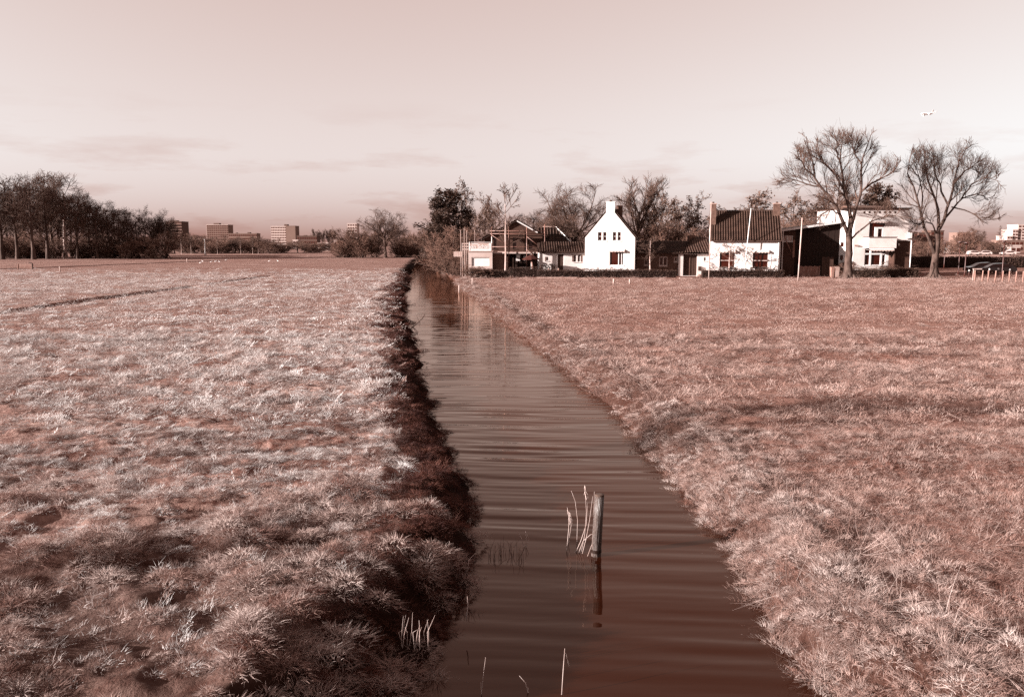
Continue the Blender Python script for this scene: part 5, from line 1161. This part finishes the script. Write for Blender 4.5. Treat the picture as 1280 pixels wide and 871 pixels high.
reeds('pale dry reeds bunched against the left side of the canal post', [([(722,691),(729,676),(738,668),(748,665)], .007, 0), ([(718,690),(726,676),(733,655),(735,618)], .006, 0), ([(727,692),(733,672),(737,650),(741,620)], .006, 0), ([(733,695),(740,680),(742,650),(743,614)], .005, 0), ([(726,690),(731,668),(733,640),(731,606)], .005, 1)])
reeds('feathery bent reed standing alone left of the canal post', [([(708,689),(711,660),(711,645),(709,634)], .006, 1), ([(710,680),(714,656),(712,640)], .005, 1)])
reeds('single thin reed between the feathery reed and the post', [([(721,682),(722,650),(719,626),(714,613)], .005, 0), ([(722,681),(721.5,668),(722,655)], .004, 0)])
reeds('short broken reeds sticking out of mid canal', [([(657,684),(652,673),(647,664)], .006, 0), ([(657,684),(658,672),(657,664)], .005, 0), ([(656,684),(661,674),(659,668)], .004, 0)])
reeds('bent reed with folded leaf at the bottom of the canal', [([(702,868),(704,838),(706,810)], .006, 0), ([(703,850),(706,812),(712,834)], .004, 0)])
reeds('thin straight reed at the bottom of the canal beside the left bank', [([(601,868),(604,845),(607,821)], .004, 0), ([(602,868),(601,852)], .003, 0)])
reeds('short slanting reed low in the canal', [([(662,866),(657,853),(649,844)], .005, 0), ([(661,866),(660,858)], .004, 0)])
st = []
rr = random.Random(2)
for k in range(13): x = 497 + k * 3.2 + rr.uniform(-4, 4); t_ = rr.uniform(0, 24); st.append(([(x, 800 + rr.uniform(-8, 8)), (x + rr.uniform(-3, 3), 790), (x + rr.uniform(-6, 9), 762 + t_)], rr.uniform(.003, .0055), 0))
reeds('row of short pale cut reeds on the near left bank', st, z0=-.1)
reeds('pale bent stalks on the shaded left bank', [([(563,706),(560,690),(562,676)], .006, 0), ([(584,714),(586,700),(594,691)], .006, 0), ([(545,720),(549,706),(541,709),(537,716)], .006, 0), ([(583,768),(585,755),(584,745)], .007, 0)], z0=-.3)
for i, (px, py) in enumerate([(620, 694), (632, 690), (645, 696)]):
    s_ = []; rr = random.Random(i)
    for k in range(9): x = px + rr.uniform(-9, 9); y_ = py + rr.uniform(-5, 8); s_.append(([(x, y_), (x + rr.uniform(-3, 3), y_ - 8), (x + rr.uniform(-7, 7), y_ - rr.uniform(12, 22))], .0035, 0))
    o = reeds(f'thin dark sedge tuft in the water off the left bank, {["nearest the bank","middle one","farthest out"][i]}', s_, name='sedge_tuft')
    for c in o.children: c.material_slots[0].link = 'OBJECT'; c.material_slots[0].material = M_TWIG

# ------------------------------------------------------------------ grass: tufts set on the ground by geometry nodes
def blades(n, rad, hmin, hmax, w, lean, droop, seed, segs=2):
    rs = np.random.RandomState(seed); V_, F_ = [], []
    for k in range(n):
        a = rs.uniform(0, 6.283); rr_ = rad * math.sqrt(rs.uniform(0, 1)); h = rs.uniform(hmin, hmax); d = rs.uniform(0, 6.283) if rs.uniform() < .5 else a
        p = np.array([math.cos(a) * rr_, math.sin(a) * rr_, -.02]); dr_ = np.array([math.cos(d), math.sin(d), 0]); sd = np.array([-math.sin(d + .6), math.cos(d + .6), 0])
        l = lean * rs.uniform(.3, 1.6); dd = droop * rs.uniform(.4, 1.5); o = len(V_)
        for s_ in range(segs + 1):
            t = s_ / segs; q = p + dr_ * h * (l * t + dd * t * t) + np.array([0, 0, h * (t - .55 * dd * t * t)]); ww = w * (1 - t * .85) * .5
            V_ += [q - sd * ww, q + sd * ww]
        for s_ in range(segs): F_.append((o + 2*s_, o + 2*s_ + 1, o + 2*s_ + 3, o + 2*s_ + 2))
    return npmesh('tuft', np.array(V_), np.array(F_))
def tussock(n, rad, dome, hmin, hmax, w, seed):
    """a matted mound: short bent blades rooted all over a low dome"""
    rs = np.random.RandomState(seed); V_, F_ = [], []
    for k in range(n):
        a = rs.uniform(0, 6.283); q_ = math.sqrt(rs.uniform(0, 1)); e = rad * (1 + .3 * math.sin(3 * a + seed)); p = np.array([math.cos(a) * q_ * e, math.sin(a) * q_ * e, dome * (1 - q_ ** 2.2) - .02])
        nrm = np.array([math.cos(a) * q_ * .9, math.sin(a) * q_ * .9, .75]) + rs.normal(0, .6, 3); nrm[2] = abs(nrm[2]) * .8 + .1; nrm /= np.linalg.norm(nrm)
        h = rs.uniform(hmin, hmax); sd = np.cross(nrm, rs.normal(size=3)); sd /= np.linalg.norm(sd); dr_ = np.array([math.cos(a), math.sin(a), -.6 * q_ - .1]); o = len(V_)
        for s_ in range(4):
            t = s_ / 3; q = p + nrm * h * t + dr_ * h * .55 * t * t; ww = w * (1 - t * .85) * .5; V_ += [q - sd * ww, q + sd * ww]
        for s_ in range(3): F_.append((o + 2*s_, o + 2*s_ + 1, o + 2*s_ + 3, o + 2*s_ + 2))
    return npmesh('tuft', np.array(V_), np.array(F_))
def grass_mat(name, a, b, c, scale):
    m = bpy.data.materials.new(name); m.use_nodes = True; t = m.node_tree; p = t.nodes['Principled BSDF']; p.inputs['Roughness'].default_value = .7; p.inputs['Specular IOR Level'].default_value = .25
    g = nd(t, 'ShaderNodeNewGeometry'); n = nd(t, 'ShaderNodeTexNoise'); n.inputs['Scale'].default_value = scale; n.inputs['Detail'].default_value = 5; t.links.new(g.outputs['Position'], n.inputs['Vector'])
    r = nd(t, 'ShaderNodeMapRange'); t.links.new(n.outputs[0], r.inputs[0]); r.inputs[1].default_value = .36; r.inputs[2].default_value = .64
    m1 = nd(t, 'ShaderNodeMix', data_type='RGBA'); t.links.new(r.outputs[0], m1.inputs['Factor']); m1.inputs['A'].default_value = (*a, 1); m1.inputs['B'].default_value = (*b, 1)
    mpn = nd(t, 'ShaderNodeMapping'); mpn.inputs['Scale'].default_value = (.10, .42, 1); mpn.inputs['Rotation'].default_value = (0, 0, .12); t.links.new(g.outputs['Position'], mpn.inputs[0])
    nb_ = nd(t, 'ShaderNodeTexNoise'); nb_.inputs['Scale'].default_value = 1.0; nb_.inputs['Detail'].default_value = 6; nb_.inputs['Roughness'].default_value = .6; t.links.new(mpn.outputs[0], nb_.inputs['Vector'])
    rb_ = nd(t, 'ShaderNodeMapRange'); t.links.new(nb_.outputs[0], rb_.inputs[0]); rb_.inputs[1].default_value = .50; rb_.inputs[2].default_value = .66; rb_.inputs[4].default_value = .9
    mb_ = nd(t, 'ShaderNodeMix', data_type='RGBA'); t.links.new(rb_.outputs[0], mb_.inputs['Factor']); t.links.new(m1.outputs['Result'], mb_.inputs['A']); mb_.inputs['B'].default_value = (*[v * .62 for v in a], 1); m1 = mb_
    oi = nd(t, 'ShaderNodeObjectInfo'); pw_ = nd(t, 'ShaderNodeMath', operation='POWER'); t.links.new(oi.outputs['Random'], pw_.inputs[0]); pw_.inputs[1].default_value = 1.6
    m2_ = nd(t, 'ShaderNodeMix', data_type='RGBA'); t.links.new(pw_.outputs[0], m2_.inputs['Factor']); t.links.new(m1.outputs['Result'], m2_.inputs['A']); m2_.inputs['B'].default_value = (*c, 1)
    t.links.new(m2_.outputs['Result'], p.inputs['Base Color'])
    tr = nd(t, 'ShaderNodeBsdfTranslucent'); t.links.new(m2_.outputs['Result'], tr.inputs[0]); ms = nd(t, 'ShaderNodeMixShader'); ms.inputs[0].default_value = .25
    t.links.new(p.outputs[0], ms.inputs[1]); t.links.new(tr.outputs[0], ms.inputs[2]); t.links.new(ms.outputs[0], t.nodes['Material Output'].inputs[0])
    return m
def scatter(name, label, pts, rot, scl, meshes, m):
    cl = bpy.data.collections.new(name + '_tufts')
    for me in meshes:
        me = me.copy(); me.materials.clear(); me.materials.append(m); cl.objects.link(bpy.data.objects.new('tuft', me))
    me = bpy.data.meshes.new(name); n = len(pts); me.vertices.add(n); me.vertices.foreach_set('co', pts.astype(np.float32).ravel())
    for an, ty, arr in (('rot', 'FLOAT_VECTOR', rot), ('scl', 'FLOAT_VECTOR', scl)): me.attributes.new(an, ty, 'POINT').data.foreach_set('vector', arr.astype(np.float32).ravel())
    me.attributes.new('idx', 'INT', 'POINT').data.foreach_set('value', (np.arange(n) * 7919 % len(meshes)).astype(np.int32))
    o = tag(link(name, me, m), label, kind='stuff')
    gt = bpy.data.node_groups.new(name, 'GeometryNodeTree'); gt.interface.new_socket('Geometry', in_out='INPUT', socket_type='NodeSocketGeometry'); gt.interface.new_socket('Geometry', in_out='OUTPUT', socket_type='NodeSocketGeometry')
    gi = nd(gt, 'NodeGroupInput'); go = nd(gt, 'NodeGroupOutput'); ip = nd(gt, 'GeometryNodeInstanceOnPoints'); ci = nd(gt, 'GeometryNodeCollectionInfo')
    ci.inputs['Collection'].default_value = cl; ci.inputs['Separate Children'].default_value = True; ci.inputs['Reset Children'].default_value = True
    def na(nm, ty): q = nd(gt, 'GeometryNodeInputNamedAttribute', data_type=ty); q.inputs[0].default_value = nm; return [s for s in q.outputs if s.enabled][0]
    e2r = nd(gt, 'FunctionNodeEulerToRotation'); gt.links.new(na('rot', 'FLOAT_VECTOR'), e2r.inputs[0])
    gt.links.new(gi.outputs[0], ip.inputs['Points']); gt.links.new(ci.outputs[0], ip.inputs['Instance']); ip.inputs['Pick Instance'].default_value = True
    gt.links.new(na('idx', 'INT'), ip.inputs['Instance Index']); gt.links.new(e2r.outputs[0], ip.inputs['Rotation']); gt.links.new(na('scl', 'FLOAT_VECTOR'), ip.inputs['Scale'])
    gt.links.new(ip.outputs[0], go.inputs[0]); md = o.modifiers.new('grass', 'NODES'); md.node_group = gt
    return o
SHORT = [blades(56, .12, .025, .065, .0055, .7, .6, 100 + k) for k in range(5)]
PATCH = [blades(110, .30, .025, .065, .010, .8, .6, 120 + k) for k in range(5)]
FARP = [blades(90, .80, .025, .06, .026, .9, .4, 140 + k) for k in range(4)]
LONG = [blades(90, .17, .08, .22, .005, .35, 1.1, 160 + k, 4) for k in range(5)]
STRAW = [blades(14, .25, .25, .55, .007, 1.2, .5, 180 + k, 3) for k in range(4)]
TUS = [tussock(360, .19, .11, .03, .085, .0048, 200 + k) for k in range(6)]
TUSF = [tussock(220, .32, .11, .035, .09, .012, 220 + k) for k in range(4)]
RS = np.random.RandomState(77)
def area(y0, y1, dens, side, lo, hi, wide=.74):
    """points strewn over one field between depths y0 and y1, from lo to hi metres off the water's edge"""
    w = wide * y1 + 3; n = int((y1 - y0) * 2 * w * dens); x = RS.uniform(-w, w, n); y = RS.uniform(y0, y1, n)
    k = np.abs(x) < wide * y + 3; x, y = x[k], y[k]
    d = dist_l(x, y) if side < 0 else dist_r(x, y); k = (d > lo) & (d < hi); return x[k], y[k], d[k]
def put(name, label, x, y, smin, smax, meshes, m, tilt=.25, tall=None):
    dd = np.full(x.shape, 9.0)
    for P, hw, dp in DITCH: dd = np.minimum(dd, segdist(x, y, P) / hw)
    k = dd > 1.15; x, y = x[k], y[k]; tall = None if tall is None else tall[k]
    z = H(x, y); n = len(x); s = RS.uniform(smin, smax, n); sz = s * (1 if tall is None else tall)
    return scatter(name, label, np.stack([x, y, z], 1), np.stack([RS.normal(0, tilt, n), RS.normal(0, tilt, n), RS.uniform(0, 6.283, n)], 1), np.stack([s, s, sz], 1), meshes, m)
ML = grass_mat('left_grass', T(.30), T(.68), T(.88), .9); MR = grass_mat('right_grass', T(.23), T(.41), T(.56), .6); MS = grass_mat('straw_grass', T(.26), T(.46), T(.64), 1.4)
MBK = grass_mat('shade_toned_bank_grass', T(.035), T(.075), T(.17), 1.5); MLB = grass_mat('left_tussock_grass', T(.16), T(.44), T(.64), 1.3)  # bank grass is toned dark to paint the left bank's shade
for side, nm, m in ((-1, 'left', ML), (1, 'right', MR)):
    f = 'left' if side < 0 else 'right'
    x, y, d = area(5.5, 17, 100 if side < 0 else 130, side, 1.45 if side < 0 else .25, 99)
    tall = np.clip(.7 + .7 * fbm(x * 1.2, y * 1.2 + 30, 2), .35, 1.3)
    k = (RS.uniform(0, 1, len(x)) < np.clip(sstep(-.42, .10, fbm(x * 1.5 + 9, y * 2.6, 3)), .08, 1) * np.where(d < 7, 1 - .7 * sstep(12.4, 10.2, y), 1)) if side < 0 else np.ones(len(x), bool)
    put('grass', f'short pale grass of the near {f} field', x[k], y[k], .8, 1.4, SHORT, m, .3, tall[k])
    x, y, d = area(17, 36, 26, side, 1.3 if side < 0 else .2, 99)
    k = RS.uniform(0, 1, len(x)) < np.maximum(sstep(-.40, .12, fbm(x * .9 + 9, y * 1.7, 3)), .05 if side < 0 else .6)
    put('grass', f'short pale grass of the middle {f} field', x[k], y[k], .8, 1.5, PATCH, m, .3, np.clip(.75 + .5 * fbm(x[k] * .8, y[k] * .8, 2), .4, 1.3))
    x, y, d = area(36, 125 if side < 0 else 92, 3.6, side, 1.3 if side < 0 else .2, 99)
    k = RS.uniform(0, 1, len(x)) < np.maximum(sstep(-.40, .15, fbm(x * .45 + 9, y * .8, 3)), .04 if side < 0 else .5)
    k &= RS.uniform(0, 1, len(x)) < 1 - .85 * sstep(80, 124, y)
    put('grass', f'short grass of the far {f} field', x[k], y[k], .7, 1.3, FARP, m, .2)
# matted tussocks: big on the near left corner, smaller over the left field
x, y, d = area(4.5, 13.2, 26, -1, -.05, 9); k = RS.uniform(0, 1, len(x)) < np.where(d < 5.5, sstep(13.0, 10.6, y), .25) * np.clip(.52 + fbm(x * 1.3 + 5, y * 1.3, 2) * 1.3, .05, 1)
put('grass', 'matted pale tussocks on the near left bank', x[k], y[k], .6, 1.5, TUS, MLB, .22, RS.uniform(.8, 1.35, k.sum()))
x, y, d = area(10, 22, 7, -1, 1.5, 30); k = RS.uniform(0, 1, len(x)) < np.clip(.45 + fbm(x * .8 + 15, y * 1.2, 3) * 1.4, .03, 1)
put('grass', 'low clumps of pale turf over the near left field', x[k], y[k], .45, 1.1, TUS, ML, .15, RS.uniform(.5, .9, k.sum()))
x, y, d = area(22, 48, 1.9, -1, 1.4, 60); k = RS.uniform(0, 1, len(x)) < np.clip(.45 + fbm(x * .5 + 15, y * .9, 3) * 1.4, .03, 1)
put('grass', 'low clumps of pale turf over the middle left field', x[k], y[k], .5, 1.2, TUSF, ML, .12, RS.uniform(.5, .9, k.sum()))
x, y, d = area(48, 110, .45, -1, 1.4, 90); k = RS.uniform(0, 1, len(x)) < np.clip(.4 + fbm(x * .25 + 15, y * .5, 3) * 1.4, .02, 1)
put('grass', 'low clumps of turf over the far left field', x[k], y[k], .8, 2.0, TUSF, ML, .1, RS.uniform(.3, .6, k.sum()))
# bank growth coloured dark to carry the shade on the canal's left side
x, y, d = area(7, 26, 22, -1, -.08, 1.6); put('grass', 'matted growth on the near left bank, shade put into its colour', x, y, .5, 1.2, TUS, MBK, .35)
x, y, d = area(26, 110, 5, -1, -.08, 1.5); put('grass', 'matted growth along the far left bank, shade put into its colour', x, y, .6, 1.4, TUSF, MBK, .3)
x, y, d = area(8, 40, 5, -1, -.05, 1.5); put('grass', 'sedge on the left bank, coloured dark for the shade', x, y, .4, .9, LONG, MBK, .5)
x, y, d = area(9, 80, 2.2, -1, 1.3, 2.8); k = RS.uniform(0, 1, len(x)) < np.clip(.35 + fbm(x * .9, y * .9, 2), 0, 1); put('grass', 'pale rough clumps along the lip of the left bank', x[k], y[k], .6, 1.3, TUS, ML, .3)
# straw on the right bank, thickest near the camera
x, y, d = area(6, 19, 30, 1, -.02, 3.0); k = RS.uniform(0, 1, len(x)) < sstep(3.0, .2, d) * (.25 + .75 * sstep(16, 9.5, y)); put('grass', 'pale straw grass on the near right bank', x[k], y[k], .5, .95, LONG, MS, .5)
x, y, d = area(6, 20, 24, 1, -.02, 2.6); k = RS.uniform(0, 1, len(x)) < sstep(2.8, .1, d); put('grass', 'matted straw clumps on the near right bank', x[k], y[k], .5, 1.2, TUS, MS, .35)
x, y, d = area(19, 95, 5, 1, -.02, 1.8); k = RS.uniform(0, 1, len(x)) < sstep(1.9, .1, d) * .9; put('grass', 'matted pale clumps along the far right bank', x[k], y[k], .6, 1.1, TUSF, MS, .35)
x, y, d = area(6, 12.5, 5, 1, .3, 8); k = RS.uniform(0, 1, len(x)) < sstep(12.5, 8, y) * .7; put('grass', 'flattened dead straw on the near right corner', x[k], y[k], .5, .9, STRAW, MS, .8)
x, y, d = area(9.5, 26, 3.0, 1, .4, 3.2); k = (fbm(x * .6 + 2, y * .6, 2) > .12); put('grass', 'flattened reed litter strewn along the right bank', x[k], y[k], .4, .9, STRAW, MS, 1.0)
x, y, d = area(13, 40, 2.6, 1, .8, 30); k = fbm(x * .2, y * .7 + 3, 3) > .28; put('grass', 'rough darker tussocks in bands across the right field', x[k], y[k], .6, 1.3, TUS, MR, .25, RS.uniform(.4, .8, k.sum()))
